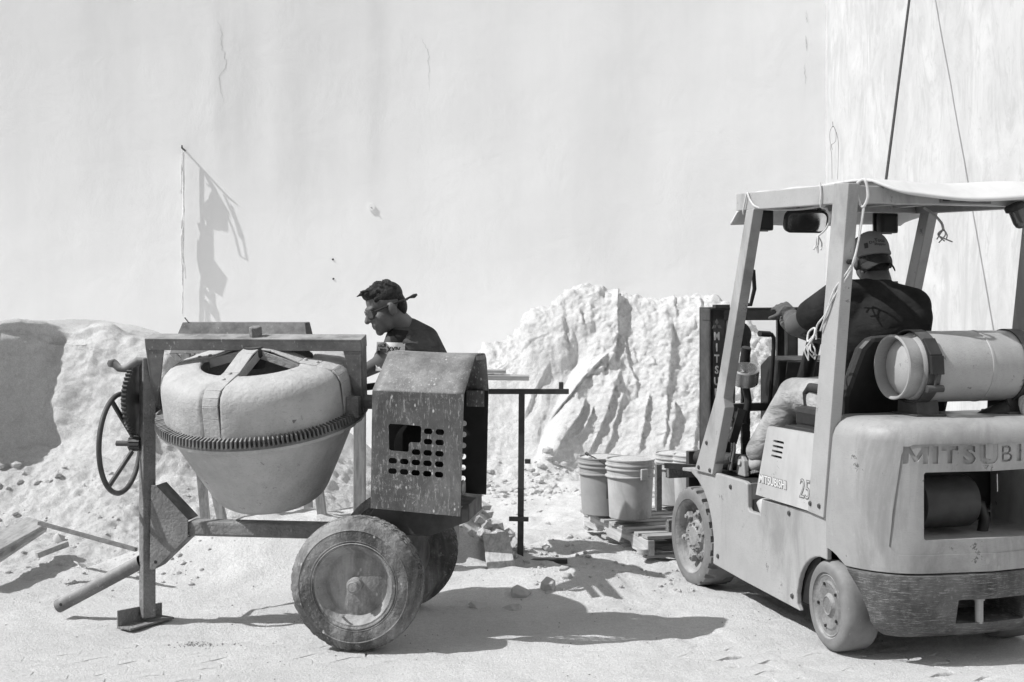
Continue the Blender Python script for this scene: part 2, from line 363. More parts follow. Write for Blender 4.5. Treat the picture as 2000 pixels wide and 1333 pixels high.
def bvh_of(o):
    return BVHTree.FromPolygons([v.co.copy() for v in o.data.vertices], [tuple(p.vertices) for p in o.data.polygons])
def drape(me, bvh, dirn, off=.002, back=.3):
    "lays a flat mesh onto a surface along dirn"
    d = Vector(dirn).normalized()
    for v in me.vertices:
        h = bvh.ray_cast(v.co - d * back, d)
        if h[0] is not None: v.co = h[0] - d * off
    return me
def patch(w, h, nx, ny, M4):
    xs = np.linspace(-w / 2, w / 2, nx); ys = np.linspace(-h / 2, h / 2, ny); X, Y = np.meshgrid(xs, ys)
    me = grid_mesh(X, Y, X * 0, 'patch'); me.transform(M4); return me
# ================================================================== SETTING
WY = 14.5; WX = 3.33
def gauss(x, y, cx, cy, sx, sy, a): return a * np.exp(-((x - cx) / sx) ** 2 - ((y - cy) / sy) ** 2)
def ground_h(x, y):
    x, y = np.asarray(x, float), np.asarray(y, float)
    h = gauss(x, y, -.34, 8.25, .24, .34, .30) + gauss(x, y, -.75, 8.6, .5, .45, .22)
    h = h + gauss(x, y, .08, 7.45, .38, .25, .07) + gauss(x, y, .45, 8.35, .35, .22, .10)
    h = h + gauss(x, y, -1.35, 8.0, .75, .48, .30) + gauss(x, y, -2.9, 7.35, .5, .35, .05) + gauss(x, y, -3.0, 7.0, .5, .18, .05)
    h = h + gauss(x, y, .55, 7.5, .32, .18, .05) + gauss(x, y, 1.0, 8.3, .9, .5, -.0)
    far = sstep(6.6, 8.2, y)
    h = h + far * (.030 * fbm(x * 2.1, y * 2.1, 0, 5, 3) + .012 * fbm(x * 9, y * 9, 0, 3, 5))
    h = h + .0035 * fbm(x * 3.0, y * 3.0, 0, 4, 8) + .0035 * (1 - far) * fbm(x * 14, y * 14, 0, 2, 9)
    for ox in (.0, .78):                                           # shallow wheel tracks behind and before the truck
        across = (x - (.55 + ox)) * .958 + (y - 7.4) * .287; along = -(x - .55) * .287 + (y - 7.4) * .958
        h = h + sstep(.13, .08, np.abs(across)) * sstep(8.9, 8.0, y) * (-.010 + .004 * np.sin(along * 62 + 3 * np.sign(across)))
    h = h + .010 * np.maximum(0, fbm(x * 5.5 + 3, y * 7, 0, 3, 15)) * sstep(5.9, 7.2, y) - .004 * np.maximum(0, vnoise(x * 3.4, y * 5, 0, 16)) 
    return np.where(y > 13.9, h * 0 + .0, h)
fx = np.arange(-4.6, 3.4, .026); fy = np.arange(5.2, 12.6, .026)
xs = np.concatenate([[-60, -30, -15, -9, -7, -5.6, -5], fx, [3.8, 4.6, 6, 9, 15, 30, 60]])
ys = np.concatenate([[-40, -15, -5, 0, 2, 3.5, 4.4, 4.9], fy, [12.8, 13.1, 13.5, 14, 15, 18, 30, 60]])
GX, GY = np.meshgrid(xs, ys)
ground = mk('ground', grid_mesh(GX, GY, ground_h(GX, GY), 'ground'), M['sand'], None, True, angle=180); ground['kind'] = 'structure'
rm_ = MB(); rm_.add([(-60, -40, .006), (60, -40, .006), (60, 3.6, .006), (-60, 3.6, .006)], [(0, 1, 2, 3)]); added_dark_road = rm_.build('added_dark_road', M['added_road']); added_dark_road['kind'] = 'structure'  # unseen road added behind the camera to cut bounced light on shaded faces
def gz(x, y): return float(ground_h(x, y))

# dusty interlocking pavers showing through at the near edge
def paver_mesh():
    m = MB(); w, d = .235, .118; top = [(-w/2, -d/2), (-w/4, -d/2 - .022), (0, -d/2), (w/4, -d/2 + .022), (w/2, -d/2), (w/2 + .02, 0), (w/2, d/2), (w/4, d/2 + .022), (0, d/2), (-w/4, d/2 - .022), (-w/2, d/2), (-w/2 + .02, 0)]
    n = len(top); v = [(x * .965, y * .95, 0) for x, y in top] + [(x, y, -.006) for x, y in top] + [(x, y, -.05) for x, y in top]
    f = [tuple(range(n))] + [(i, i + n, (i + 1) % n + n, (i + 1) % n) for i in range(n)] + [(i + n, i + 2 * n, (i + 1) % n + 2 * n, (i + 1) % n + n) for i in range(n)]
    m.add(v, f); return m.mesh('paver')
pme = paver_mesh(); pme.materials.append(M['sand'])
ca, sa_ = math.cos(R(28)), math.sin(R(28))
for i in range(-22, 22):
    for j in range(-40, 40):
        u, v = i * .243 + (j % 2) * .12, j * .126; x, y = u * ca - v * sa_ - .6, u * sa_ + v * ca + 5.9
        if not (5.42 < y < 6.45 and abs(x) < .385 * y): continue
        lift = .0040 * vnoise(x * 1.1, y * 1.1, 0, 4) - .0008 - .010 * sstep(5.95, 6.4, y) - .003 * sstep(-1.0, .3, x) * sstep(2.4, 1.2, x)
        if lift < -.0075: continue
        p = link(bpy.data.objects.new('paver', pme), ground); p.location = (x, y, float(lift) + .0015)
        p.rotation_euler = (random.uniform(-.004, .004), random.uniform(-.004, .004), R(28) + random.uniform(-.02, .02))

# walls
wm = MB()
nx_, nz_ = 90, 40
X, Z = np.meshgrid(np.linspace(-14, WX + .8, nx_), np.linspace(-.5, 7.5, nz_))
D = .012 * fbm(X * .8, Z * .8, 0, 4, 21)
wall = mk('plaster_wall', grid_mesh(X, WY + D, Z, 'plaster_wall'), M['wall'], None, True, angle=180)
tag(wall, 'tall white plastered back wall with a crack and faint dark drip stains', 'wall')
so = wall.modifiers.new('thick', 'SOLIDIFY'); so.thickness = .25; so.offset = -1
Yv, Z = np.meshgrid(np.linspace(-4, WY + .9, 90), np.linspace(-.5, 7.5, nz_))
D = .014 * fbm(Yv * .8, Z * .8, 0, 4, 22)
wall2 = mk('side_wall', grid_mesh(WX + D, Yv, Z, 'side_wall'), M['wall2'], None, True, angle=180)
tag(wall2, 'mottled streaky white side wall running towards the viewer behind the forklift', 'wall')
so = wall2.modifiers.new('thick', 'SOLIDIFY'); so.thickness = .25; so.offset = 1
# cracks: thin dark slits, part of the wall
def wall_y(x, z): return WY + .012 * float(fbm(x * .8, z * .8, 0, 4, 21))
def crack(pts, wmax, lab):
    m = MB(); pts = [P(px, py, WY) for px, py in pts]; fine = []
    for a, b in zip(pts, pts[1:]):
        for k in range(6): fine.append(a.lerp(b, k / 6) + Vector((random.gauss(0, .006), 0, random.gauss(0, .004))))
    fine.append(pts[-1]); N = len(fine)
    for q_ in fine: q_.y = wall_y(q_.x, q_.z) - .0025
    for i in range(N - 1):
        wa = wmax * math.sin(math.pi * (i + .3) / N) * random.uniform(.5, 1); wb = wmax * math.sin(math.pi * (i + 1.3) / N) * .7
        a, b = fine[i], fine[i + 1]; m.add([a + Vector((-wa, 0, 0)), a + Vector((wa, 0, 0)), b + Vector((wb, 0, 0)), b + Vector((-wb, 0, 0))], [(0, 1, 2, 3)])
    return m.build('crack', M['crack'], wall)
M['crack'] = surf('crack_shadow', .55, .9, .3, 20, bump=0)
crack([(420, 35), (432, 58), (432, 92), (442, 118), (440, 134), (429, 145), (431, 180), (436, 200)], .0055, '')
crack([(820, 70), (835, 95), (838, 130), (838, 180)], .003, '')
crack([(1575, 20), (1576, 45)], .004, ''); crack([(1573, 70), (1575, 100)], .006, ''); crack([(1571, 125), (1573, 165)], .004, '')
crack([(870, 232), (960, 236), (1100, 230)], .002, '')
# patch rosette / old anchor on the wall, two nail stubs
q = P(725, 405, WY); q.y = wall_y(q.x, q.z)
an = thing('wall_anchor', 'small round plaster anchor plate stuck on the white wall above the worker', 'anchor', q)
MB().lathe([(0, -.022), (.02, -.022), (.024, -.012), (.034, -.012), (.040, .015), (0, .015)], 16, Matrix.Rotation(R(-90), 4, 'X') @ Matrix.Diagonal((1, 1, -1, 1))).build('plate', M['wall'], an, True)
MB().tube([(0, -.01, 0), (.0, -.024, -.004), (.008, -.026, -.010), (.014, -.024, -.016)], .005, 6).build('hook', M['bucket2'], an, True)
for i, (px, py) in enumerate(((650, 507), (651, 545))):
    q = P(px, py, WY); q.y = wall_y(q.x, q.z); o = MB().tube([(0, .02, 0), (0, -.002, 0), (.002, -.006, -.002)], [.012, .012, .009], 8).build('nail', M['iron'], None, True); o.location = q
    tag(o, ('upper' if i == 0 else 'lower') + ' of the two nail stubs in the back wall left of the worker', 'nail', 'nails in the back wall')

# ------------------------------------------------------------------ left sand pile
def pile_surface(cols, prof, name, mat, label, nu, nv, disp, extra=None):
    "cols: x positions; prof(x, v) -> Y, Z arrays; displaced along the surface normal"
    Xg, Vg = np.meshgrid(cols, np.linspace(0, 1, nv)); Yg, Zg = prof(Xg, Vg)
    pos = np.stack([Xg, Yg, Zg], -1)
    du = np.gradient(pos, axis=1); dv = np.gradient(pos, axis=0); n = np.cross(du, dv); n /= np.linalg.norm(n, axis=-1, keepdims=True) + 1e-9
    pos = pos + n * disp(Xg, Yg, Zg, Vg)[..., None]
    o = mk(name, grid_mesh(pos[..., 0], pos[..., 1], pos[..., 2], name), mat, None, True, angle=180)
    return tag(o, label, 'sand pile')
def interp(x, xs, ys): return np.interp(x, xs, ys)
def smooth_interp(x, xs, ys):
    a = 0
    for d in (-.06, -.03, 0, .03, .06): a = a + np.interp(x + d, xs, ys)
    return a / 5
def profL(X, V):
    # cliff line: bowl scooped out at the left, nose in the middle
    Yc = smooth_interp(X, [-7.5, -5.2, -4.3, -3.7, -3.19, -3.04, -2.84, -2.45, -2.1, -1.6, -.7], [7.6, 7.9, 8.35, 8.95, 9.42, 9.35, 9.22, 8.98, 9.05, 9.3, 9.6])
    topz = smooth_interp(X, [-7.5, -5, -4, -3.4, -3.28, -3.1, -2.85, -2.6, -2.4, -2.2, -1.9, -1.5, -1.1, -.6], [1.5, 1.42, 1.37, 1.35, 1.34, 1.32, 1.32, 1.25, 1.20, 1.10, .84, .55, .3, .0])
    crest = smooth_interp(X, [-7.5, -4, -3.3, -2.9, -2.6, -2.3, -1.9, -1.4, -1, -.6], [1.5, 1.38, 1.40, 1.35, 1.26, 1.14, .88, .6, .3, .0])
    fz = smooth_interp(X, [-7, -4, -3.2, -2.8, -2.4, -2, -1.5, -1, -.6], [.60, .60, .64, .55, .46, .40, .3, .2, 0])
    fz = np.minimum(fz, topz * .6)
    ks = [0, .30, .50, .53, .70, .76, .80, .90, 1]
    toe = smooth_interp(X, [-7, -4, -3, -2, -1.2, -.6], [6.3, 6.9, 7.1, 7.4, 7.9, 8.4])
    Ys = [toe, toe + .55 * (Yc - toe), Yc - .10, Yc - .03, Yc + .16, Yc + .26, Yc + .45, Yc + 1.3, Yc + 3.0]
    Zs = [topz * 0 - .04, .30 * fz, .92 * fz, fz + .08, topz - .07, topz, topz + .02, crest, topz * 0 - .04]
    Y = np.zeros_like(X); Z = np.zeros_like(X)
    for i in range(len(ks) - 1):
        m = (V >= ks[i]) & (V <= ks[i + 1]); t = (V - ks[i]) / (ks[i + 1] - ks[i])
        Y = np.where(m, Ys[i] + (Ys[i + 1] - Ys[i]) * t, Y); Z = np.where(m, Zs[i] + (Zs[i + 1] - Zs[i]) * t, Z)
    return Y, Z
def dispL(X, Y, Z, V):
    w = sstep(0, .06, V) * sstep(0, .3, 1 - V)
    cl = sstep(.5, .54, V) * sstep(.80, .74, V)                    # on the cliff face
    d = .035 * fbm(X * 2.3, Z * 2.5, Y * 2.3, 5, 31) * (1 - .6 * cl)
    d = d + cl * (.055 * fbm(X * 3.2, Z * 1.4, 0, 3, 32) + .012 * fbm(X * 9, Z * 6, 0, 3, 33) * sstep(-3.15, -2.9, X))
    tal = sstep(.2, .35, V) * sstep(.53, .48, V)
    d = d + tal * (.022 * fbm(X * 2.5, Y * 3.5, 0, 5, 34) + .010 * np.abs(fbm(X * 11, Y * 13, 0, 3, 35)))
    lip = sstep(.735, .755, V) * sstep(.80, .765, V); d = d + lip * .05 * (vnoise(X * 4.2, 0, 0, 36) + .3)
    d = d + .011 * fbm(X * 20, Z * 20, Y * 20, 3, 37)
    return d * w
cols = np.concatenate([np.linspace(-7.5, -4.4, 40), np.linspace(-4.38, -.6, 300)])
pileL = pile_surface(cols, profL, 'sand_pile', M['sandL'], 'pale sand heap with a dug-out shaded cliff behind the mixer hand wheel', 0, 300, dispL)

# ------------------------------------------------------------------ right sand pile with bucket marks
TOPX = [-1.3, -.75, -.27, .02, .20, .35, .52, .60, .66, .78, .84, .92, 1.0, 1.08, 1.98, 2.12, 2.3, 2.5, 2.8, 3.0]
TOPZ = [0.0, .42, 1.03, 1.18, 1.36, 1.45, 1.60, 1.645, 1.65, 1.65, 1.625, 1.60, 1.555, 1.55, 1.55, 1.45, 1.3, 1.05, .5, .2]
def profR(X, V):
    tz = smooth_interp(X, TOPX, TOPZ) * 1.0
    Yt = 13.0 + .12 * np.sin(X * 2.0)
    slab = sstep(.75, .2, X)                                       # left flank leans back more
    toe = 11.9 - .35 * slab
    ks = [0, .12, .22, .62, .72, .80, 1]
    Ys = [toe - .35, toe - .05, toe + .22, Yt - .32 , Yt - .10, Yt + .08, Yt + 1.45]
    Zs = [tz * 0 - .03, .05 * tz, .20 * tz, tz * .83, tz * .965, tz, tz * .72]
    Y = np.zeros_like(X); Z = np.zeros_like(X)
    for i in range(len(ks) - 1):
        m = (V >= ks[i]) & (V <= ks[i + 1]); t = (V - ks[i]) / (ks[i + 1] - ks[i])
        Y = np.where(m, Ys[i] + (Ys[i + 1] - Ys[i]) * t, Y); Z = np.where(m, Zs[i] + (Zs[i + 1] - Zs[i]) * t, Z)
    return Y, Z
# (top px, bottom px, depth, ramp width): soil stands proud left of the line and drops on its right
GULLY = [((1206, 585), (1200, 700), .11, .20), ((1200, 700), (1172, 730), .07, .14), ((1178, 705), (1085, 800), .075, .13), ((1218, 665), (1246, 760), .05, .10), ((1213, 735), (1158, 885), .075, .11), ((1221, 775), (1185, 890), .055, .09),
         ((1273, 780), (1251, 885), .065, .10), ((1312, 630), (1308, 800), .06, .12), ((1308, 790), (1300, 880), .05, .08), ((1324, 790), (1310, 890), .075, .11), ((1364, 790), (1350, 895), .06, .09), ((1144, 785), (1082, 895), .10, .13), ((1160, 800), (1125, 860), .05, .07),
         ((1130, 610), (1140, 640), .05, .10), ((1240, 680), (1247, 710), .03, .05), ((1275, 700), (1280, 718), .03, .05), ((1064, 705), (1020, 800), .05, .08), ((1320, 590), (1322, 620), .05, .08), ((1366, 590), (1368, 640), .04, .08), ((1100, 600), (1115, 700), .04, .1)]
def dispR(X, Y, Z, V):
    d = np.zeros_like(X); px = 1000 + X * F / Y; py = 580 + (CH - Z) * F / Y
    wx = px + 5 * fbm(X * 5, Z * 5, 0, 3, 41)
    for (x0, y0), (x1, y1), a, w in GULLY:
        t = (py - y0) / (y1 - y0); xl = x0 + (x1 - x0) * t; s = (wx - xl) / 220.0
        win = sstep(-.12, .12, t) * sstep(1.1, .85, t)
        d = d + .85 * a * win * (np.where(s < 0, np.exp(s / w), 0) + .0) * sstep(.050, -.015, s)
    # smooth shaded slab lower left, under a diagonal brow
    brow = np.interp(px, [900, 960, 1050, 1125, 1180], [745, 735, 665, 632, 640]); s = (py - brow) / 220.0
    inx = sstep(930, 960, px) * sstep(1150, 1110, px)
    d = d + .015 * inx * np.where(s < 0, np.exp(s / .16), 0) * sstep(.02, -.01, s)
    slab = sstep(935, 965, px) * sstep(1160, 1120, px + (py - 700) * .45) * sstep(.0, .35, s) * sstep(920, 870, py)
    d = d - .20 * slab * np.clip((px - 930) / 200, 0, 1)
    rough = sstep(.10, .25, V) * (1 - .75 * slab)
    m2 = sstep(0, 90, 830 - py + 3 * (px - 1180) * .1)
    d = d + rough * .024 * fbm(X * 4.5, Z * 4.5, 0, 5, 42) * (1 - .5 * inx * (s > 0)) + .05 * sstep(.6, .75, V) * np.abs(fbm(X * 5, Z * 5, Y * 3, 4, 43)) + m2 * .028 * np.abs(fbm(X * 9, Z * 7, 0, 4, 46)) * rough
    d = d + (.009 * fbm(X * 22, Z * 22, Y * 20, 3, 44) + .006 * np.abs(fbm(X * 12, Z * 10, 0, 3, 47))) * (1 - .7 * slab) + (1 - rough) * .02 * fbm(X * 7, Y * 7, 0, 4, 45)
    return d * sstep(0, .05, V) * sstep(1, .85, V)
cols = np.linspace(-1.3, 3.0, 420)
pileR = pile_surface(cols, profR, 'sand_pile', M['sandR'], 'steep pale sand heap scored by bucket marks against the far wall', 0, 340, dispR)

# ------------------------------------------------------------------ clods and stones
def lump(m, c, r, seed, flat=.7):
    bm = bmesh.new(); bmesh.ops.create_icosphere(bm, subdivisions=1, radius=r)
    rr = random.Random(seed)
    k = len(m.v); m.v += [tuple(Vector(c) + Vector((v.co.x * rr.uniform(.65, 1.25), v.co.y * rr.uniform(.65, 1.25), v.co.z * flat * rr.uniform(.7, 1.2)))) for v in bm.verts]
    m.f += [tuple(v.index + k for v in f.verts) for f in bm.faces]; bm.free()
bvL = bvh_of(pileL); bvR = bvh_of(pileR)
def drop(x, y):
    z = gz(x, y)
    for b in (bvL, bvR):
        h = b.ray_cast(Vector((x, y, 5)), Vector((0, 0, -1)))
        if h[0] is not None: z = max(z, h[0].z)
    return z
cl = MB(); rr = random.Random(5)
def scatter(n, x0, x1, y0, y1, r0, r1):
    for k in range(n):
        x, y = rr.uniform(x0, x1), rr.uniform(y0, y1); r = r0 + (r1 - r0) * rr.random() ** 3.5; lump(cl, (x, y, drop(x, y) + r * .25), r, rr.random())
scatter(420, -.5, 1.4, 10.6, 11.75, .006, .05); scatter(60, -.6, .3, 9.5, 11.0, .008, .03); scatter(60, -.42, .05, 7.95, 8.35, .02, .075); scatter(120, -.5, .5, 7.9, 8.7, .006, .035)
scatter(330, -3.9, -1.7, 7.2, 8.9, .005, .022); scatter(420, -2.6, 2.6, 5.5, 7.6, .002, .0055); scatter(70, -1.5, -1.0, 6.05, 6.3, .002, .006); scatter(140, .1, 1.0, 7.2, 8.5, .004, .016); scatter(25, -3.8, -2.9, 8.2, 9.0, .02, .05)
tag(cl.build('sand_clods', M['sandR'], None, True, angle=25), None, None, None, 'stuff')
dk = MB()
for k in range(170):
    x, y = rr.uniform(-2.6, 2.4), rr.uniform(5.5, 7.8); lump(dk, (x, y, drop(x, y) + .001), rr.uniform(.002, .0055), k)
for k in range(90):
    x, y = rr.gauss(-1.42, .07), rr.gauss(6.17, .02); lump(dk, (x, y, drop(x, y) + .001), rr.uniform(.002, .006), k)
tag(dk.build('gravel', M['mud'], None, True, angle=25), None, None, None, 'stuff')
st_lab = ['large upright slab of pale stone in the mixer shadow', 'tall pointed chip of pale stone in the mixer shadow', 'small triangular stone chip farthest right in the mixer shadow', 'rounded little stone chip beside the tall pointed chip', 'tiny flat stone chip below the pointed chip',
          'flat dark slab lying nearest the far mixer wheel', 'thick flat stone chip nearest the viewer in the mixer shadow', 'fist sized stone on the left sand slope below the hand wheel']
st_pos = [(1017, 1165, .09, .07), (1070, 1160, .085, .085), (1100, 1138, .06, .04), (1107, 1149, .05, .045), (1073, 1164, .05, .02), (935, 1185, .12, .03), (1000, 1190, .10, .035), (114, 952, .075, .06)]
for i, ((px, py, w, h), lab) in enumerate(zip(st_pos, st_lab)):
    if i < 7: w *= 1.25; h *= 1.3
    Y = CH * F / (py - 580); x = (px - 1000) * Y / F
    if i == 7: Y = 8.1; x = (px - 1000) * Y / F
    z = drop(x, Y)
    m = MB(); n = rr.choice((5, 6, 7)); a0 = rr.random() * 6; ang = sorted(a0 + (k + rr.uniform(-.35, .35)) * 2 * math.pi / n for k in range(n)); outl = [(w * .55 * rr.uniform(.7, 1.15) * math.cos(t), w * .5 * rr.uniform(.55, 1.1) * math.sin(t)) for t in ang]
    hh = [h * rr.uniform(.35, .6) for _ in range(n)]; c_ = (rr.uniform(-.2, .2) * w, rr.uniform(-.2, .2) * w)
    m.add([(x_, y_, 0) for x_, y_ in outl] + [(c_[0] + (x_ - c_[0]) * .9, c_[1] + (y_ - c_[1]) * .9, q_) for (x_, y_), q_ in zip(outl, hh)] + [(c_[0], c_[1], h * .62)], [tuple(range(n))[::-1]] + [(k, (k + 1) % n, n + (k + 1) % n, n + k) for k in range(n)] + [(n + k, n + (k + 1) % n, 2 * n) for k in range(n)])
    if i == 7: m = MB(); lump(m, (0, 0, .03), .042, 3, .9)
    o = m.build('stone', M['stone'], None, i == 7, .004 if i != 7 else 0); o.location = (x, Y, z - .01); o.rotation_euler = (rr.uniform(.15, .55), rr.uniform(-.3, .3), rr.uniform(-.6, .6))
    tag(o, lab, 'stone', 'broken stones on the sand')
# ================================================================== CONCRETE MIXER  (local x along its beam, y away from the viewer)
MXO = Vector((-1.19, 6.41, 0)); MXR = R(-8)
mx = thing('concrete_mixer', 'dusty concrete mixer with a tilting drum, hand wheel and two car wheels', 'concrete mixer', MXO, MXR)
# drum tilted towards the viewer, hung in the yoke
TILT = R(14); PIV = Vector((-.010, .08, 1.076))
DM = Matrix.Translation(PIV) @ Matrix.Rotation(R(-1.6), 4, 'Y') @ Matrix.Rotation(TILT, 4, 'X')
prof = [(.0, -.505), (.10, -.505), (.175, -.50), (.225, -.487), (.262, -.458), (.285, -.42), (.345, -.30), (.405, -.175), (.452, -.085), (.458, -.06), (.458, .09), (.455, .125), (.443, .155), (.42, .178), (.39, .190), (.30, .203), (.272, .205), (.264, .200)]
inner = [(r - .008 if r > .02 else r, w + (.008 if w < .1 else -.008)) for r, w in prof][::-1]
inner[0] = (.262, .194)
GROOVE = [R(-101), R(-12), R(79), R(168)]
def groove_mod(t, j):
    pr = prof + inner; r, w = pr[j]
    if w < -.02 or r < .25: return 0
    for g in GROOVE:
        d = abs((t - g + math.pi) % (2 * math.pi) - math.pi) * r
        if d < .052: return -.022 * (1 if d < .040 else (.052 - d) / .012)
    return 0
m = MB(); m.lathe(prof + inner, 240, DM, groove_mod)
drum = m.build('drum', M['drum'], mx, True, angle=60)
# welded band under the ring and mortar lip
m = MB(); m.lathe([(.452, -.105), (.470, -.10), (.492, -.088), (.497, -.070), (.452, -.070)], 120, DM, lambda t, j: .004 * math.sin(t * 37) + .003 * math.sin(t * 91) if j in (1, 2) else 0, closed=True); m.build('mortar_lip', M['drum'], drum, True, angle=30)
m = MB(); m.lathe([(.456, -.060), (.456, -.072), (.500, -.072), (.500, -.060)], 120, DM, closed=True)
NT = 150
for k in range(NT):
    t = 2 * math.pi * k / NT; rt = Matrix.Rotation(t, 3, 'Z')
    vs = [DM @ (rt @ Vector((x, y, z))) for x, y, z in ((.458, -.0046, -.060), (.505, -.0050, -.060), (.505, .0050, -.060), (.458, .0046, -.060), (.458, -.0028, -.024 + .003 * (k * 7 % 5) / 5), (.499, -.0032, -.028 + .003 * (k * 3 % 5) / 5), (.499, .0032, -.028), (.458, .0028, -.024))]
    m.add(vs, [(0, 3, 2, 1), (4, 5, 6, 7), (0, 1, 5, 4), (1, 2, 6, 5), (2, 3, 7, 6), (3, 0, 4, 7)])
ring = m.build('ring_gear', M['steel'], drum); ring['kind'] = 'stuff'
# spider: three flat arms from the hub over the shoulder, riveted to the drum
HUB = .265
for g in GROOVE:
    m = MB(); c, s = math.cos(g), math.sin(g)
    path = [(.02, HUB), (.10, HUB - .010), (.24, .205), (.33, .192), (.405, .174), (.432, .152), (.446, .118), (.448, .06), (.449, -.058)]
    w = .040
    for k in range(len(path) - 1):
        (r0, h0), (r1, h1) = path[k], path[k + 1]; q = []
        for r, h in ((r0, h0), (r1, h1)):
            for e in (-1, 1):
                for th in (0, .009): q.append(DM @ Vector((c * r - s * e * w, s * r + c * e * w, h + th * (1 if r < .43 else .2)) ) + DM.to_3x3() @ Vector((c, s, 0)) * (th * (0 if r < .40 else 1)))
        m.add(q, [(0, 1, 3, 2), (4, 6, 7, 5), (0, 4, 5, 1), (2, 3, 7, 6), (1, 5, 7, 3), (0, 2, 6, 4)])
    # side flanges give the arm depth over the mouth
    for e in (-1, 1):
        q = []
        for r, h in ((.03, HUB), (.24, .207)):
            for dz in (0, -.045): q.append(DM @ Vector((c * r - s * e * w * .95, s * r + c * e * w * .95, h + dz)))
        q2 = [p + (DM.to_3x3() @ Vector((-s * e, c * e, 0))) * -.006 for p in q]
        m.add(q + q2, [(0, 1, 3, 2), (4, 6, 7, 5), (0, 2, 6, 4), (1, 5, 7, 3), (0, 4, 5, 1), (2, 3, 7, 6)])
    arm = m.build('spider_arm', M['drum'], drum, True, .003, angle=50)
    for r, h in ((.255, .213), (.315, .203)):
        v = DM @ Vector((c * r, s * r, h)); ax = DM.to_3x3() @ Vector((.08 * c, .08 * s, 1))
        MB().lathe([(.0, .007), (.007, .006), (.0105, .002), (.011, -.004)], 12, frame(v, ax.orthogonal(), ax.cross(ax.orthogonal()), ax)).build('rivet', M['drum'], arm, True)
m = MB(); m.lathe([(.0, HUB + .012), (.062, HUB + .012), (.066, HUB), (.066, HUB - .03), (.05, HUB - .05), (.03, HUB - .10), (0, HUB - .10)], 28, DM); m.build('hub', M['iron'], drum, True)
for k in range(2):                                                  # mixing blades seen through the mouth
    g = GROOVE[k] + R(55); c, s = math.cos(g), math.sin(g)
    m = MB(); m.bar(DM @ Vector((c * .43, s * .43, .05)), DM @ Vector((c * .12, s * .12, -.28)), .012, .16, DM.to_3x3() @ Vector((-s, c, .8))); m.build('mixing_blade', M['mud'], drum)

# yoke: folded channel over the mouth, tapering arms to the pivots
YM = Matrix.Translation(PIV + Vector((-.008, 0, .004))) @ Matrix.Rotation(R(12), 4, 'X')
yk = MB(); TOP = .307; HX = .521
yk.prism([YM @ Vector((x, -.052, z)) for x, z in ((-HX - .008, TOP), (HX, TOP), (HX, TOP - .054), (-HX - .008, TOP - .054))], YM.to_3x3() @ Vector((0, .012, 0)))
yk.prism([YM @ Vector((x, .040, z)) for x, z in ((-HX - .008, TOP), (HX, TOP), (HX, TOP - .054), (-HX - .008, TOP - .054))], YM.to_3x3() @ Vector((0, .012, 0)))
yk.prism([YM @ Vector((x, y, TOP - .008)) for x, y in ((-HX - .008, -.0525), (HX, -.0525), (HX, .0525), (-HX - .008, .0525))], YM.to_3x3() @ Vector((0, 0, .011)))
yoke = yk.build('yoke', M['steel'], mx, False, .003)
for s in (-1, 1):
    m = MB(); xo = s * HX - (.008 if s < 0 else 0)
    pts = [(xo, TOP - .05), (xo - s * .090, TOP - .05), (xo - s * .036 + (0 if s < 0 else 0), -.02), (xo - s * .002 + s * -.01, -.045)]
    m.prism([YM @ Vector((x, -.049, z)) for x, z in pts], YM.to_3x3() @ Vector((0, .010, 0)))
    m.prism([YM @ Vector((x, y, z)) for x, y, z in ((xo, -.05, TOP + .002), (xo, .05, TOP + .002), (xo - s * .012, .045, -.06), (xo - s * .012, -.05, -.06))], YM.to_3x3() @ Vector((-s * .010, 0, 0)))
    m.build('yoke_arm', M['steel'], yoke, False, .003)
b = MB(); b.lathe([(0, .046), (.027, .046), (.030, .042), (.030, 0), (0, 0)], 6, YM @ Matrix.Translation((.0, 0, TOP + .004)) @ Matrix.Rotation(R(12), 4, 'Z')); b.build('bolt', M['mud'], yoke, False, .001)
b = MB(); b.lathe([(.0, TOP - .055), (.055, TOP - .055), (.055, TOP - .035), (.0, TOP - .035)], 24, YM); b.build('bearing_cap', M['iron'], yoke, True)
for s, xa in ((-1, -.60), (1, .60)):
    b = MB(); b.cyl(PIV + Vector((s * .565, 0, 0)), PIV + Vector((s * .492, 0, 0)), .042 if s < 0 else .034, 24); b.build('pivot_collar', M['steel'], yoke, True, .004)
    b = MB(); b.cyl(PIV + Vector((s * .50, 0, 0)), PIV + Vector((s * .462, 0, 0)), .024, 20); b.build('pivot_pin', M['dark'], yoke, True)
b = MB(); b.box((.462, -.02, 1.06), (.066, .06, .10)); b.build('pivot_block', M['mud'], yoke, False, .012)

# post of square tube set on edge, foot of angle iron, gusset plates
ps = MB(); ps.box((-.562, .035, .66), (.062, .062, 1.236), Euler((0, 0, R(41)))); post = ps.build('post', M['mud'], mx, False, .004)
ft = MB(); d = Vector((.40, .92, 0)).normalized(); n = Vector((d.y, -d.x, 0)); c0 = Vector((-.566, .01, .012))
ft.prism([c0 - d * .13 + n * .045, c0 + d * .15 + n * .045, c0 + d * .15 - n * .045, c0 - d * .13 - n * .045], (0, 0, .010))
ft.prism([c0 - d * .13 + n * -.045, c0 + d * .15 + n * -.045, c0 + d * .15 - n * .045 + Vector((0, 0, .07)), c0 - d * .13 - n * .045 + Vector((0, 0, .085))], n * .008)
ft.build('foot', M['mud'], mx, False, .002)
gp = MB(); G = [(-.528, .675), (-.505, .675), (-.345, .515), (-.345, .432), (-.512, .275), (-.535, .275)]
gp.prism([(x, -.004, z) for x, z in G], (0, .008, 0)); gus = gp.build('gusset', M['mud'], mx, False, .002)
gp = MB()
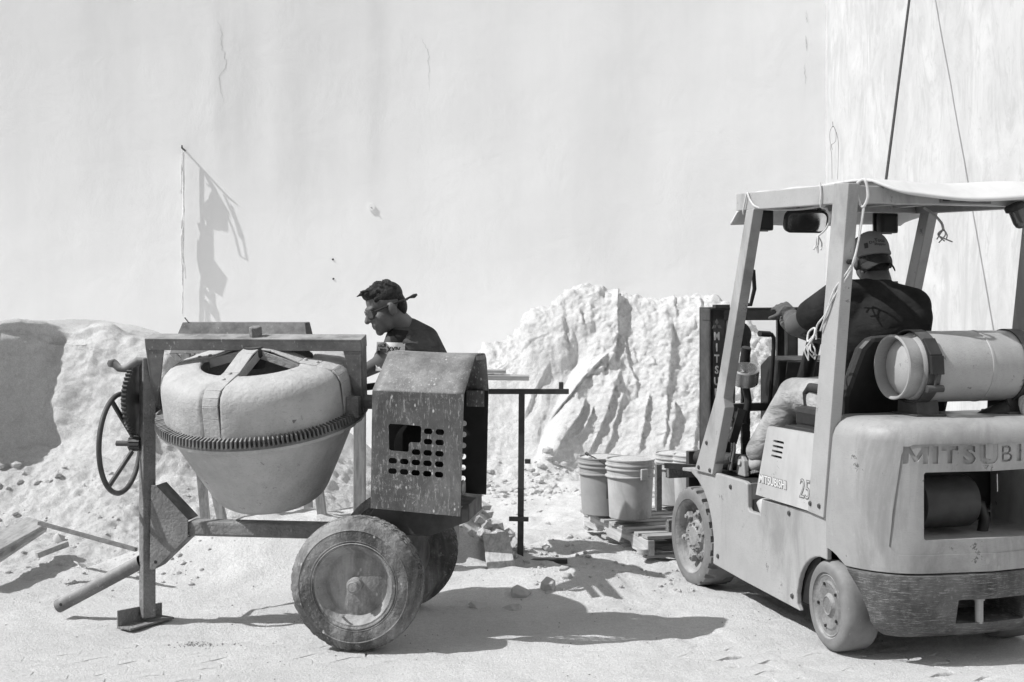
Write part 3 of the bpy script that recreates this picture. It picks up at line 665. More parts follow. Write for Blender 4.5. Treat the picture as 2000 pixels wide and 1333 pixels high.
for (x0, z0), (x1, z1) in (((-.505, .675), (-.345, .515)), ((-.345, .432), (-.512, .275))):
    gp.prism([(x0, .0041, z0), (x1, .0041, z1), (x1, .13, z1), (x0, .13, z0)], (-.006, 0, .004 if z0 < .5 else -.006))
gp.build('gusset_flange', M['dark'], gus, False, .001)
MB().cyl((-.505, -.0055, .312), (-.505, .02, .312), .008, 10).build('bolt_hole', M['black'], gus)
bm_ = MB(); bm_.box((.12, .065, .47), (.96, .11, .068)); bm_.build('main_beam', M['mud'], mx, False, .012)
tb = MB(); p0, p1 = Vector((-.60, .05, .300)), Vector((-1.045, .10, .062)); dd = (p1 - p0).normalized()
rr2 = frame(p1, dd.orthogonal(), dd.cross(dd.orthogonal()), dd)
tb.lathe([(.0335, -(p1 - p0).length), (.0335, 0), (.028, 0), (.028, -.25)], 24, rr2); tow = tb.build('tow_bar', M['steel'], mx, True)
MB().cyl(p0.lerp(p1, .93) + Vector((0, -.0345, 0)), p0.lerp(p1, .93) + Vector((0, -.02, 0)), .008, 10).build('pin_hole', M['black'], tow)
# tilting gear, pinion, hand wheel, catch
GA = Matrix.Translation((-.625, .08, 1.08)) @ Matrix.Rotation(R(90), 4, 'Y')
g = MB(); N = 52; outl = []
for k in range(N):
    t = 2 * math.pi * k / N; dt = 2 * math.pi / N
    outl += [(.166 * math.cos(t), .166 * math.sin(t)), (.166 * math.cos(t + dt * .28), .166 * math.sin(t + dt * .28)), (.180 * math.cos(t + dt * .42), .180 * math.sin(t + dt * .42)), (.180 * math.cos(t + dt * .70), .180 * math.sin(t + dt * .70))]
g.prism([GA @ Vector((x, y, -.012)) for x, y in outl], GA.to_3x3() @ Vector((0, 0, .024))); gear = g.build('tilting_gear', M['iron'], mx)
MB().lathe([(0, -.014), (.15, -.014), (.15, -.022), (.135, -.03), (.06, -.03), (.05, -.045), (0, -.045)], 40, GA).build('gear_web', M['iron'], gear, True)
MB().cyl((-.67, .08, 1.08), (-.49, .08, 1.08), .026, 18).build('tilt_shaft', M['steel'], mx, True)
PA = (-.63, .03, .868)
pn = MB(); N = 12
for k in range(N):
    t = 2 * math.pi * k / N; pn.box((PA[0] + .012, PA[1] + .030 * math.cos(t), PA[2] + .030 * math.sin(t)), (.055, .010, .012), Euler((t, 0, 0)))
pn.cyl((PA[0] - .02, PA[1], PA[2]), (PA[0] + .04, PA[1], PA[2]), .028, 16); pn.cyl((PA[0] - .085, PA[1], PA[2]), (PA[0] + .09, PA[1], PA[2]), .0135, 14); pn.build('pinion', M['iron'], mx)
hw = MB(); xw = -.695; hw.tube([(xw, PA[1] + .236 * math.cos(t), PA[2] + .236 * math.sin(t)) for t in (2 * math.pi * k / 64 for k in range(64))], .0125, 12, True)
wheel = hw.build('hand_wheel', M['iron'], mx, True)
for a in (115, 235, 355):
    t = R(a); e = Vector((xw, PA[1] + .232 * math.cos(t), PA[2] + .232 * math.sin(t))); s = Vector((PA[0] + .005, PA[1] + .04 * math.cos(t), PA[2] + .04 * math.sin(t)))
    MB().bar(s, e, .012, .026, (0, -math.sin(t), math.cos(t))).build('spoke', M['iron'], wheel, False, .002)
la = MB(); la.tube([(-.565, .02, 1.262), (-.60, .01, 1.262), (-.625, .0, 1.246), (-.655, -.005, 1.226), (-.685, -.005, 1.228), (-.705, -.002, 1.246), (-.722, .0, 1.256)], [.019, .021, .020, .018, .017, .019, .021], 12); la.build('catch_lever', M['steel'], mx, True)
MB().lathe([(0, -.02), (.020, -.015), (.025, 0), (.020, .015), (0, .02)], 14, Matrix.Translation((-.722, .0, 1.252))).build('lever_knob', M['steel'], mx, True)
# right stand behind the hood, axle, wheels
rs = MB(); rs.box((.585, .10, .80), (.06, .07, .72)); rs.box((.585, .10, 1.12), (.08, .05, .10)); rs.bar((.60, .06, 1.0), (.68, .06, .84), .01, .05, (0, 1, 0)); rs.build('right_stand', M['dark'], mx, False, .004)
br = MB(); br.bar((.48, .15, 1.14), (.66, .15, 1.165), .03, .032); br.build('cross_bar', M['iron'], mx)
AX = (.545, .16, .297)
MB().cyl((AX[0], -.30, AX[2]), (AX[0], .62, AX[2]), .026, 18).build('axle', M['mud'], mx, True)
def car_wheel(yface, yin):
    sgn = 1 if yin > yface else -1; wdt = abs(yin - yface); A = Matrix.Translation((AX[0], yface, AX[2])) @ Matrix.Rotation(R(-90), 4, 'X') if sgn > 0 else Matrix.Translation((AX[0], yface, AX[2])) @ Matrix.Rotation(R(90), 4, 'X')
    # local z runs from the outer face inwards
    side = [(.172, .020), (.180, .006), (.190, .001), (.198, -.003), (.201, -.0015), (.225, -.007), (.243, -.004), (.247, -.0065), (.251, -.001), (.268, .008), (.281, .020)]
    tread = [(.292 + .004 * math.sin(math.pi * k / 26), .030 + (wdt - .06) * k / 26) for k in range(27)]
    back = [(.277, wdt - .02), (.255, wdt + .002), (.215, wdt + .004), (.18, wdt - .01), (.172, wdt - .02)]
    pr = side + tread + back
    def mod(t, j):
        if 11 <= j < 38:
            k = j - 11; g = 0
            for c in (4.5, 9, 13, 17, 21.5):
                z = c + 1.0 * (1 - abs(((t * 38 / math.pi) % 2) - 1) * 2)
                if abs(k - z) < .75: g = -.009
            if k < 3 or k > 23: g = -.0035 if (t * 40 / math.pi) % 2 < .55 else g
            return g + .0015 * math.sin(t * 23 + k)
        return .003 * math.sin(t * 5 + j) * (.5 if j in (5, 6) else 0)
    m = MB(); m.lathe(pr, 300, A, mod); me = m.mesh('tyre')
    for v in me.vertices:
        if v.co.z < .006: v.co.z = .006 + (v.co.z - .006) * .15
    w = thing_part('wheel', mx)
    mk('tyre', me, M['rubber'], w, True, angle=35)
    rm = MB(); rm.lathe([(.188, -.004), (.192, .004), (.186, .010), (.178, .006), (.172, .006), (.168, .016), (.160, .026), (.150, .050), (.140, .060), (.128, .058), (.118, .052), (.060, .048), (.045, .044), (.0, .044), (.0, .07), (.15, .09), (.176, wdt - .015), (.178, wdt - .015), (.186, .02)], 80, A); rm.build('rim', M['rim'], w, True, angle=30)
    rm = MB(); rm.lathe([(0, -.022), (.020, -.020), (.024, -.014), (.024, .006), (.030, .008), (.034, .012), (.034, .05)], 24, A); rm.build('hub_cap', M['rim'], w, True, angle=30)
    rm = MB(); rm.tube([A @ Vector((.155 * math.cos(R(112)), .155 * math.sin(R(112)), .04)), A @ Vector((.145 * math.cos(R(110)), .145 * math.sin(R(110)), .01)), A @ Vector((.135 * math.cos(R(108)), .135 * math.sin(R(108)), -.006))], .005, 8); rm.build('valve', M['rubber'], w)
def thing_part(name, parent):
    o = bpy.data.objects.new(name, None); o.empty_display_size = .1; link(o, parent); return o
car_wheel(-.34, -.17); car_wheel(.66, .49)
# engine tray and motor
tr = MB(); tr.prism([(.55, -.10, .56), (.615, -.10, .66), (1.02, -.10, .63), (1.02, -.10, .555), (.84, -.10, .485), (.60, -.10, .485)], (0, .36, 0)); tr.build('engine_tray', M['iron'], mx, False, .004)
tr = MB(); tr.prism([(.93, -.16, .63), (1.0, -.16, .63), (.955, -.16, .585)], (0, .02, 0)); tr.build('tray_tab', M['steel'], mx)
HM = Matrix.Translation((.577, -.22, 0)) @ Matrix.Rotation(R(-6), 4, 'Z') @ Matrix.Rotation(R(1.3), 4, 'Y')
mo = MB(); mo.lathe([(0, -.17), (.10, -.17), (.115, -.15), (.115, .10), (.09, .12), (0, .12)], 28, HM @ Matrix.Translation((.19, .19, .90)) @ Matrix.Rotation(R(90), 4, 'X')); mo.box(HM @ Vector((.165, .24, .86)), (.28, .20, .44)); mo.box(HM @ Vector((.12, .12, .72)), (.16, .08, .16))
mo.lathe([(0, -.185), (.030, -.185), (.035, -.17), (0, -.17)], 20, HM @ Matrix.Translation((.155, .19, .925)) @ Matrix.Rotation(R(90), 4, 'X')); mo.build('motor', M['void'], mx, True, angle=40)  # near-black colour and wide block put in the shade inside the hood
# hood: folded sheet with an L shaped opening and rows of slots
WH = .425; Z0, ZB, ZT = .625, 1.150, 1.318; DB, DF, DT = .42, .175, .355
hood = thing_part('hood', mx)
loops = [[(.004, Z0 - .0), (WH - .004, Z0 - .012), (WH, ZB), (0, ZB)]]
loops.append([(.085, 1.006), (.145, 1.006), (.225, 1.003), (.233, .995), (.233, .936), (.226, .928), (.184, .928), (.177, .920), (.177, .892), (.170, .884), (.092, .887), (.084, .894), (.080, .998)])
CX = [.103, .157, .211, .265, .319]; RZ = [.982, .936, .886, .840, .794]
for r, z in enumerate(RZ):
    for c, x in enumerate(CX):
        if (r < 2 and c < 3) or (r == 2 and c < 2): continue
        loops.append(rrect(x, z - (x - .2) * .02, .040, .026, .0125))
frontm = panel_mesh(loops, HM @ Matrix(((1, 0, 0, 0), (0, 0, 1, 0), (0, 1, 0, 0), (0, 0, 0, 1))), .005)
mk('front_panel', frontm, M['hood'], hood)
def hpanel(name, q, t=.005, mat='hood'):
    q = [HM @ Vector(p) for p in q]; n = (q[1] - q[0]).cross(q[2] - q[1]).normalized(); m = MB(); m.prism([p - n * t / 2 for p in q], n * t); return m.build(name, M[mat], hood, False, .001)
def bend(p, c, q, r, n=5):
    p, c, q = Vector(p), Vector(c), Vector(q); a = c + (p - c).normalized() * r; b = c + (q - c).normalized() * r
    return [tuple(a * (1 - t) ** 2 + c * 2 * t * (1 - t) + b * t * t) for t in (k / n for k in range(n + 1))]
A0, A1, A2, A3, A4 = (.0005, ZB - .012), (.0005, ZB + .003), (DF, ZT), (DT, ZT), (DB, ZB - .01)
pf = [A0] + bend(A0, A1, A2, .010, 3) + bend(A1, A2, A3, .035) + bend(A2, A3, A4, .045) + [A4]
m = MB(); n = len(pf); lx0 = [.012 * min(1, max(0, (z - ZB) / (ZT - ZB))) for d_, z in pf]
m.add([HM @ Vector((x, d_, z - .004 * math.sin(math.pi * k / 10) * (1 if z > ZT - .02 else 0))) for (d_, z), l0 in zip(pf, lx0) for k in range(11) for x in [l0 + (WH + .001 - l0) * k / 10]], [(11 * i + k, 11 * i + k + 1, 11 * i + 12 + k, 11 * i + 11 + k) for i in range(n - 1) for k in range(10)])
ft_ = m.build('folded_top', M['hood'], hood, True, angle=60); sm = ft_.modifiers.new('t', 'SOLIDIFY'); sm.thickness = .005; sm.offset = 0
m = MB(); m.prism([HM @ Vector(p) for p in ((WH - .002, DF + .0, ZT - .006), (WH - .002, DT - .012, ZT - .006), (WH - .002, DT - .02, ZT - .028), (WH - .002, DF + .01, ZT - .026))], HM.to_3x3() @ Vector((.004, 0, 0))); m.build('top_lip', M['hood'], hood)
bl = [[(0, .66), (WH, .65), (WH, ZB - .002), (0, ZB - .002)]]
for z in [.98, .928, .876, .824, .772, .72]:
    for x in (.300,): bl.append(rrect(x, z, .046, .026, .0125))
mk('back_panel', panel_mesh(bl, HM @ Matrix(((1, 0, 0, 0), (0, 0, 1, DB), (0, 1, 0, 0), (0, 0, 0, 1))), .005), M['black'], hood)
m = MB(); m.box(HM @ Vector((WH - .06, DB - .012, 1.10)), (.085, .006, .075), Euler((0, 0, MXR * 0 + R(-6)))); m.build('rating_plate', M['hood'], hood)
m = MB(); m.lathe([(0, -.012), (.012, -.01), (.016, 0), (.012, .01), (0, .012)], 12, HM @ Matrix.Translation((WH + .002, .012, .74)) @ Matrix.Rotation(R(90), 4, 'Y') @ Matrix.Diagonal((2.2, .8, 1, 1))); m.build('hinge', M['steel'], hood, True)

# ================================================================== THINGS AROUND THE MIXER
# second folded hood on a splayed trestle behind the drum
Yh = 7.9
tz = thing('trestle', 'dark folded metal hopper cover on splayed wooden legs behind the drum', 'trestle', (0, 0, 0))
TL, TR_ = P(345, 645, Yh), P(606, 645, Yh); zt = P(0, 632, Yh).z
m = MB(); a, b2 = P(358, 633, Yh).x, P(597, 633, Yh).x; zl = P(0, 690, Yh).z
prof_ = [(Yh - .10, zl), (Yh - .02, zt), (Yh + .16, zt), (Yh + .24, zl)]
for k in range(3):
    (y0, z0), (y1, z1) = prof_[k], prof_[k + 1]; x0, x1 = P(340, 0, Yh).x, P(607, 0, Yh).x
    q = [Vector((x0 if z0 < zt else a, y0, z0)), Vector((x1 if z0 < zt else b2, y0, z0)), Vector((x1 if z1 < zt else b2, y1, z1)), Vector((x0 if z1 < zt else a, y1, z1))]
    n = (q[1] - q[0]).cross(q[2] - q[1]).normalized() * .006; m.prism(q, n)
cover = m.build('hopper_cover', M['steel'], tz, False, .002)
for (px0, py0, px1, py1, yy0, yy1) in ((362, 690, 444, 1062, Yh, Yh + .05), (590, 690, 636, 1062, Yh, Yh + .05), (372, 690, 404, 1000, Yh + .22, Yh + .5), (588, 690, 604, 1030, Yh + .22, Yh + .4)):
    p0_, p1_ = P(px0, py0, yy0), P(px1, py1, yy1); p1_.z = min(p1_.z, drop(p1_.x, p1_.y) - .01) if drop(p1_.x, p1_.y) < p1_.z + .3 else p1_.z
    MB().bar(p0_, p1_, .05, .05, (0, 1, 0)).build('leg', M['woodz'], tz, False, .002)
MB().bar(P(335, 688, Yh + .1), P(352, 705, Yh + .1), .03, .03).build('brace', M['woodz'], tz)
MB().tube([P(361, 621, Yh), P(368, 630, Yh - .02), P(384, 640, Yh - .02)], .004, 6).build('wire', M['iron'], tz)
wp = MB(); p0_, p1_ = P(703, 700, 7.45), P(702, 1010, 7.5); p1_.z = min(gz(p1_.x, p1_.y) - .01, p1_.z); wp.bar(p0_, p1_, .065, .05, (0, 1, 0)); wp = wp.build('wooden_post', M['woodz'], None, False, .003)
tag(wp, 'upright pale wooden post between the drum and the engine hood', 'post')
# welded steel stand to the right of the hood
Ys = 8.02
sd = thing('steel_stand', 'rusty square tube stand with a cross rail standing in the sand beside the hood', 'stand', (P(1020, 0, Ys).x, Ys, 0))
def loc(p, o): return p - o.location
def part_bar(name, p, q, w, h, mat, o, up=(0, 0, 1), bev=.002): return MB().bar(loc(p, o), loc(q, o), w, h, up).build(name, M[mat], o, False, bev)
x0, x1 = P(800, 0, Ys).x, P(1111, 0, Ys).x; zr = P(0, 765, Ys).z
part_bar('cross_rail', Vector((x0, Ys, zr)), Vector((x1, Ys, zr)), .032, .030, 'iron', sd)
xp = P(1019, 0, Ys).x; part_bar('post', Vector((xp, Ys, zr - .015)), Vector((xp - .008, Ys, .03)), .036, .036, 'iron', sd, (0, 1, 0))
xq = P(830, 0, Ys).x; part_bar('post', Vector((xq, Ys, zr - .015)), Vector((xq, Ys, .03)), .036, .036, 'iron', sd, (0, 1, 0))
part_bar('foot_bar', Vector((P(880, 0, Ys).x, Ys, .018)), Vector((P(1108, 0, Ys).x, Ys, .020)), .05, .026, 'iron', sd)
xs_ = P(1096, 0, Ys).x; part_bar('stub', Vector((xs_, Ys, zr + .012)), Vector((xs_, Ys, zr + .055)), .026, .026, 'iron', sd, (0, 1, 0))
zz = P(0, 901, Ys).z; part_bar('stub', Vector((xp + .018, Ys - .01, zz)), Vector((xp + .052, Ys - .01, zz)), .03, .026, 'iron', sd)
zz = P(0, 1012, Ys).z; part_bar('stub', Vector((xp - .075, Ys - .03, zz)), Vector((xp + .04, Ys - .03, zz - .003)), .02, .026, 'iron', sd)
for xx in (-.17, -.52): part_bar('stub', Vector((xx, Ys, zr + .012)), Vector((xx, Ys, P(0, 742, Ys).z - .002)), .03, .03, 'iron', sd, (0, 1, 0))
for i, (pa, pb, h, lab) in enumerate((((770, 735), (1033, 738), .026, 'longer grey board sticking out behind the engine hood'), ((775, 724), (988, 726), .020, 'shorter grey board lying on the longer one behind the hood'))):
    yy = Ys - .02 + i * .03; o = MB().bar(P(pa[0], pa[1], yy), P(pb[0], pb[1], yy), .16 if i == 0 else .12, h).build('board', M['wood'], None, False, .002)
    tag(o, lab, 'board', 'boards on the steel stand')
pl = MB(); a, b2 = P(968, 1047, 8.0), P(980, 1122, 7.68); a.z = gz(a.x, a.y) + .05; b2.z = gz(b2.x, b2.y) + .035; a = P(968, 1046, 7.98); b2 = P(980, 1120, 7.62)
pl.bar(a, b2, .155, .026, (.05, -.3, 1)); pl = pl.build('plank', M['woody'], None, False, .002); tag(pl, 'short pale plank leaning against the small sand mound by the stand foot', 'plank')
# broken boards on the left
y0 = 7.55
bo = MB(); bo.bar(P(-70, 1102, 7.0), P(72, 1024, 7.85), .13, .055, (.25, 0, 1)); bo.bar(P(-20, 1100, 7.15), P(80, 1034, 7.78), .05, .03, (.5, 0, 1))
bo = bo.build('broken_board', M['wood2'], None, False, .002); tag(bo, 'broken pale board half buried in sand at the left edge', 'board')
sk = MB().bar(P(76, 1022, 7.60), P(266, 1074, 7.22), .020, .020).build('stick', M['stick'], None, False, .001); tag(sk, 'long thin stick slanting down to the mixer post', 'stick')
sk = MB().bar(P(72, 1085, 7.25), P(132, 1062, 7.36), .035, .03).build('stick', M['wood'], None, False, .001); tag(sk, 'short stick lying in the sand below the long stick', 'stick')
lt = MB(); q = P(150, 1126, 7.65); q.z = gz(q.x, 7.65)
for k in range(4): lt.tube([q + Vector((.012 * k, 0, .008)), q + Vector((.02 * math.cos(k), .01, .02 + .006 * k)), q + Vector((.03 + .006 * k, .02 * math.sin(k), .012))], .005, 6)
lt = lt.build('litter', M['rag'], None, True); tag(lt, 'crumpled scrap of pale plastic litter on the sand above the tow bar', 'litter')

# torn plastic strip hanging from a stub on the wall: seen edge on, its shadow spread on the plaster
rg = thing('hanging_strip', 'torn pale plastic strip and cord hanging from a stub on the white wall', 'strip', P(360, 296, WY - .02))
o0 = rg.location.copy()
MB().tube([(0, .04, .01), (0, -.10, .025), (.005, -.125, .05)], [.010, .010, .006], 8).build('stub', M['iron'], rg)
s = np.linspace(0, 1, 70); L = 1.83
inn = np.interp(s, [0, .06, .2, .3, .5, .7, .85, 1], [.02, .05, .03, .028, .022, .03, .035, .035]) + .004 * fbm(s * 9, 0, 0, 3, 51)
outw = np.interp(s, [0, .06, .14, .2, .28, .42, .6, .8, 1], [.06, .10, .105, .10, .055, .048, .06, .075, .055]) + .008 * fbm(s * 14, 3, 0, 3, 52)
zdrop = -s * L * .93
m = MB(); n = len(s); vs = []
for i in range(n):
    wv = .012 * math.sin(s[i] * 9) - .008 * s[i] * 2; vs += [(wv, -outw[i], zdrop[i] - .02), (wv + .004, -(outw[i] + inn[i]) / 2, zdrop[i]), (wv + .003, -inn[i], zdrop[i] + .01)]
fs = []
for i in range(n - 1):
    for j in range(2):
        if (j == 1 and i in (20, 21, 44, 45, 46, 47, 48, 52, 53)) or (j == 0 and i in (33, 34, 57, 58, 59)): continue
        fs.append((3 * i + j, 3 * i + j + 1, 3 * i + 4 + j, 3 * i + 3 + j))
m.add(vs, fs); st = m.build('strip', M['rag'], rg, True, angle=180); sm = st.modifiers.new('t', 'SOLIDIFY'); sm.thickness = .005
for pts, r in (([(0, -.11, -.02), (0, -.14, -.20), (.004, -.155, -.42), (0, -.135, -.46), (0, -.12, -.30), (0, -.10, -.18)], .005), ([(0, -.09, -.0), (0, -.125, -.15), (0, -.135, -.26)], .006), ([(0, -.02, -.0), (.0, -.03, -.8), (-.01, -.03, -1.75)], .007), ([(0, -.03, -.55), (.005, -.015, -.62), (.0, -.03, -.72)], .006),
               ([(0, -.045, -1.1), (.012, -.03, -1.2), (.02, -.02, -1.35)], .006), ([(0, -.05, -1.3), (.0, -.09, -1.5), (0, -.12, -1.62)], .004), ([(0, -.05, -.35), (.002, -.045, -.95)], .010), ([(-.02, -.04, -.07), (0, -.06, -.05), (.01, -.05, -.06)], .006)):
    MB().tube(pts, r, 6).build('cord', M['rag'], rg, True)
sh = MB(); sh.add([(.0, -.012, -.78), (.0, -.10, -.84), (.002, -.085, -1.10), (0, -.03, -1.20), (0, -.008, -1.0)], [(0, 1, 2, 3, 4)]); sh = sh.build('torn_scrap', M['rag'], rg); sm = sh.modifiers.new('t', 'SOLIDIFY'); sm.thickness = .005
# ================================================================== FORKLIFT (local x to its right, y forward, z up; origin at the rear left wheel)
FO = Vector((1.372, 6.05, 0)); FR = R(16.68)
fk = thing('forklift', 'dusty gas powered forklift truck seen from its rear left corner', 'forklift', FO, FR)
FMAT = Matrix.Translation(FO) @ Matrix.Rotation(FR, 4, 'Z'); FINV = FMAT.inverted()
WD = 1.04
SIDE = Matrix(((0, 0, 1, 0), (1, 0, 0, 0), (0, 1, 0, 0), (0, 0, 0, 1)))       # panel x,y -> truck y,z
def fside(name, poly, b0, b1, mat, parent=fk, bev=.004, **k): return MB().prism([(b0, a, z) for a, z in poly], (b1 - b0, 0, 0)).build(name, M[mat], parent, False, bev, **k)
def arc(c, r, t0, t1, n): return [(c[0] + r * math.cos(R(t0 + (t1 - t0) * k / n)), c[1] + r * math.sin(R(t0 + (t1 - t0) * k / n))) for k in range(n + 1)]
# chassis side skins with the wheel arches cut in
body = [(.235, .125), (.80, .148), (1.165, .168), (1.158, .30), (1.185, .40)] + [(1.225, .475), (1.28, .535), (1.36, .585), (1.44, .612)] + [(1.44, .640), (1.30, .650), (.735, .648), (.735, .598), (.02, .598), (-.012, .590), (-.012, .404)] + arc((.03, .18), .228, 85, 0, 8)[:-1] + [(.262, .20), (.258, .15)]
cut_notch = [(.755, .650), (.755, .585), (.735, .50), (.60, .50), (.60, .598)]
body = [p for p in body if p not in ((.735, .648), (.735, .598))]
i = body.index((1.30, .650)); body[i + 1:i + 1] = [(.80, .648), (.765, .640), (.760, .52), (.745, .508), (.625, .508), (.612, .585)]
left = fside('body_side', body, .018, .045, 'fork', bev=.006)
fside('body_side', body, WD - .045, WD - .018, 'fork')
nt = MB(); nt.box((.10, .69, .50), (.12, .18, .012)); nt.box((.155, .69, .57), (.01, .18, .14)); nt.box((.10, .775, .57), (.12, .012, .14)); nt.build('step_pocket', M['fork'], left)
cu = MB(); cu.lathe([(0, 0), (.034, 0), (.036, .06), (.028, .062), (.026, .01), (0, .01)], 20, Matrix.Translation((.075, .665, .512)) @ Matrix.Rotation(R(-38), 4, 'X')); cu.build('filler_tube', M['fork2'], left, True)
core = MB(); core.box((WD / 2, .62, .36), (WD - .10, 1.05, .40)); core.build('chassis', M['dark'], fk)
fl = MB(); fl.box((.55, 1.07, .625), (WD - .10, .62, .02)); fl.build('floor_plate', M['dark'], fk)
fe = MB()                                                           # mudguard over the front wheel, curved inwards
outl = [(1.165, .168), (1.158, .30), (1.185, .40), (1.225, .475), (1.28, .535), (1.36, .585), (1.44, .612), (1.62, .60), (1.62, .618), (1.43, .632), (1.34, .604), (1.262, .552), (1.205, .487), (1.167, .405), (1.140, .30), (1.147, .168)]
for b0 in (.045, WD - .245): fe.prism([(b0, a, z) for a, z in outl], (.20, 0, 0))
fe.build('mudguard', M['fork'], fk, False, .003)
# engine side cover with louvres, lettering and number
cov = MB(); cv = [(.598, .598), (.505, .935), (.49, .948), (.0, .958), (.0, .598)]
cvl = [[(a, z) for a, z in ((.640, .605), (.520, .935), (.505, .950), (.02, .955), (.10, .603))]]
for k in range(4): cvl.append(rrect(.405 + .007 * k, .885 - .024 * k, .105, .0125, .005))
side_cover = mk('side_cover', panel_mesh(cvl, Matrix.Translation((.012, 0, 0)) @ SIDE, .022), M['fork2'], fk); bv = side_cover.modifiers.new('b', 'BEVEL'); bv.width = .003; bv.segments = 2; bv.limit_method = 'ANGLE'
for k in range(4):
    MB().bar((.050, .35 + .007 * k, .882 - .024 * k), (.050, .46 + .007 * k, .882 - .024 * k), .012, .012).build('louvre', M['dark'], side_cover)
MB().prism([(.03, a, z) for a, z in ((.640, .605), (.520, .935), (.505, .950), (.02, .955), (.10, .603))], (.02, 0, 0)).build('cover_backing', M['black'], side_cover)
eb = MB(); eb.box((.55, .28, .78), (.88, .56, .34)); eb.build('engine_hood', M['dark'], fk, False, .01)
TXT = lambda a, z, ta=0: Matrix.Translation((-.0005, a, z)) @ Matrix.Rotation(ta, 4, 'X') @ Matrix(((0, 0, -1, 0), (-1, 0, 0, 0), (0, 1, 0, 0), (0, 0, 0, 1)))
lm = text_mesh('MITSUBISHI', .054, TXT(.600, .672), .0006, .0030, 1.02); mk('lettering_outline', lm, M['greyprint'], side_cover)
lm = text_mesh('MITSUBISHI', .054, TXT(.600, .672), .0016, .0006, 1.02); mk('side_lettering', lm, M['letter'], side_cover)
lm = text_mesh('25', .125, TXT(.205, .655), .001, .0015, .8, shear=.15); mk('side_number', lm, M['greyprint'], side_cover)
lm = text_mesh('25', .125, TXT(.203, .656), .0016, -.0035, .8, shear=.15); mk('side_number_fill', lm, M['fork2'], side_cover)
# front post (A) and rear post (B) of the overhead guard, roof frame
def post4(name, p, b0, w): return MB().prism([(b0, a, z) for a, z in p], (w, 0, 0)).build(name, M['fork'], guard, False, .004)
guard = thing_part('overhead_guard', fk)
for b0 in (.0, WD - .055):
    A_ = [(1.285, .645), (1.085, 1.07), (1.075, 1.04), (1.08, 1.05), (.735, 2.0), (.655, 2.0), (.985, 1.05), (1.005, .985), (1.125, .640)]
    A_ = [(1.36, .635), (1.095, 1.055), (.742, 2.0), (.660, 2.0), (1.000, 1.050), (.985, 1.0), (1.135, .640)]
    post4('front_post', A_, b0, .055)
    post4('rear_post', [(.128, .600), (-.012, .592), (-.228, 2.055), (-.105, 2.065)], b0 - (.0 if b0 == 0 else .0), .055)
def rail(name, p, q, w, h): return MB().bar(p, q, w, h).build(name, M['fork'], guard, False, .004)
for b0 in (.028, WD - .028): rail('side_rail', (b0, .86, 2.045), (b0, -.115, 2.015 + .002), .050, .085)
rail('cross_rail', (.058, .80, 2.03), (WD - .058, .80, 2.03), .06, .055)
rail('cross_rail', (.058, -.17, 2.012), (WD - .058, -.17, 2.012), .05, .075)
for k in range(5):
    bx = .18 + .17 * k; rail('roof_bar', (bx, -.14, 2.022), (bx, .77, 2.04), .028, .026)
for z in (1.72,): MB().cyl((.029, -.20 + .14 * (2.06 - z) - .058 + .01, z), (.029, -.13, z), .011, 12).build('bolt_hole', M['black'], guard, True)
MB().cyl((WD - .028, -.245 + .03, 1.70), (WD - .028, -.1, 1.70), .012, 12).build('bolt_hole', M['black'], guard, True)
MB().box((.60, -.1985, 2.005), (.26, .004, .045)).build('warning_label', M['greyprint'], guard)
for k, bx in enumerate((.50, .585, .685)): MB().box((bx, -.2015, 2.005), (.03 if k else .035, .003, .03)).build('label_block', M['print'], guard)
MB().box((WD - .075, .93, 1.60), (.045, .004, .11), Euler((R(-20), 0, 0))).build('warning_label', M['greyprint'], guard)
hd = MB(); hd.tube([(.045, .865, 1.715), (.100, .86, 1.70), (.118, .885, 1.61), (.112, .915, 1.53), (.045, .935, 1.53)], .011, 10); hd.build('grab_handle', M['black'], guard, True)
for y_, z_ in ((1.30, .66), (1.16, .66), (1.20, .80), (.10, .64), (.02, .64)):
    MB().lathe([(0, -.006), (.010, -.006), (.012, .0), (.012, .004)], 6, Matrix.Translation((-.001, y_, z_)) @ Matrix.Rotation(R(90), 4, 'Y')).build('bolt', M['iron'], guard)
for y_, z_ in ((.33, .56), (.95, .60), (.30, .18), (1.10, .22)):
    MB().lathe([(0, -.006), (.011, -.006), (.013, .0), (.013, .004)], 6, Matrix.Translation((.017, y_, z_)) @ Matrix.Rotation(R(90), 4, 'Y')).build('bolt', M['iron'], left)
# work lamps, mirror, beacon
for (px, py, yb, sgn) in ((1497, 424, .76, 1), (1752, 432, .80, -1)):
    k = (px - 1000) / F
    b_ = .10 if sgn > 0 else WD - .14
    lamp = thing_part('work_lamp', fk)
    c = Vector((.125 if sgn > 0 else WD - .15, .78 if sgn > 0 else .86, 1.955))
    MB().lathe([(0, .0), (.05, 0), (.064, .012), (.064, .05), (.045, .08), (0, .085)], 4, Matrix.Translation(c) @ Matrix.Rotation(R(-90), 4, 'X') @ Matrix.Rotation(R(45), 4, 'Z') @ Matrix.Diagonal((1.15, 1.15, 1, 1))).build('housing', M['black'], lamp, False, .006)
    MB().box(c + Vector((0, .082, 0)), (.11, .01, .11)).build('lens', M['lens'], lamp)
    MB().bar(c + Vector((0, .03, .05)), c + Vector((0, .03, .09)), .02, .03).build('bracket', M['black'], lamp)
mi = thing_part('mirror', fk); MC = Vector((.335, .74, 1.945)); MR = Euler((R(15), 0, R(-2))).to_matrix()
fr = [(x, z) for x, z in rrect(0, 0, .235, .115, .038, 6)]; n = len(fr)
m = MB(); m.lathe([(0, 0)], 3) if False else None
m.prism([MC + MR @ Vector((x, 0, z)) for x, z in fr], MR @ Vector((0, .03, 0))); m.build('shell', M['black'], mi, False, .006)
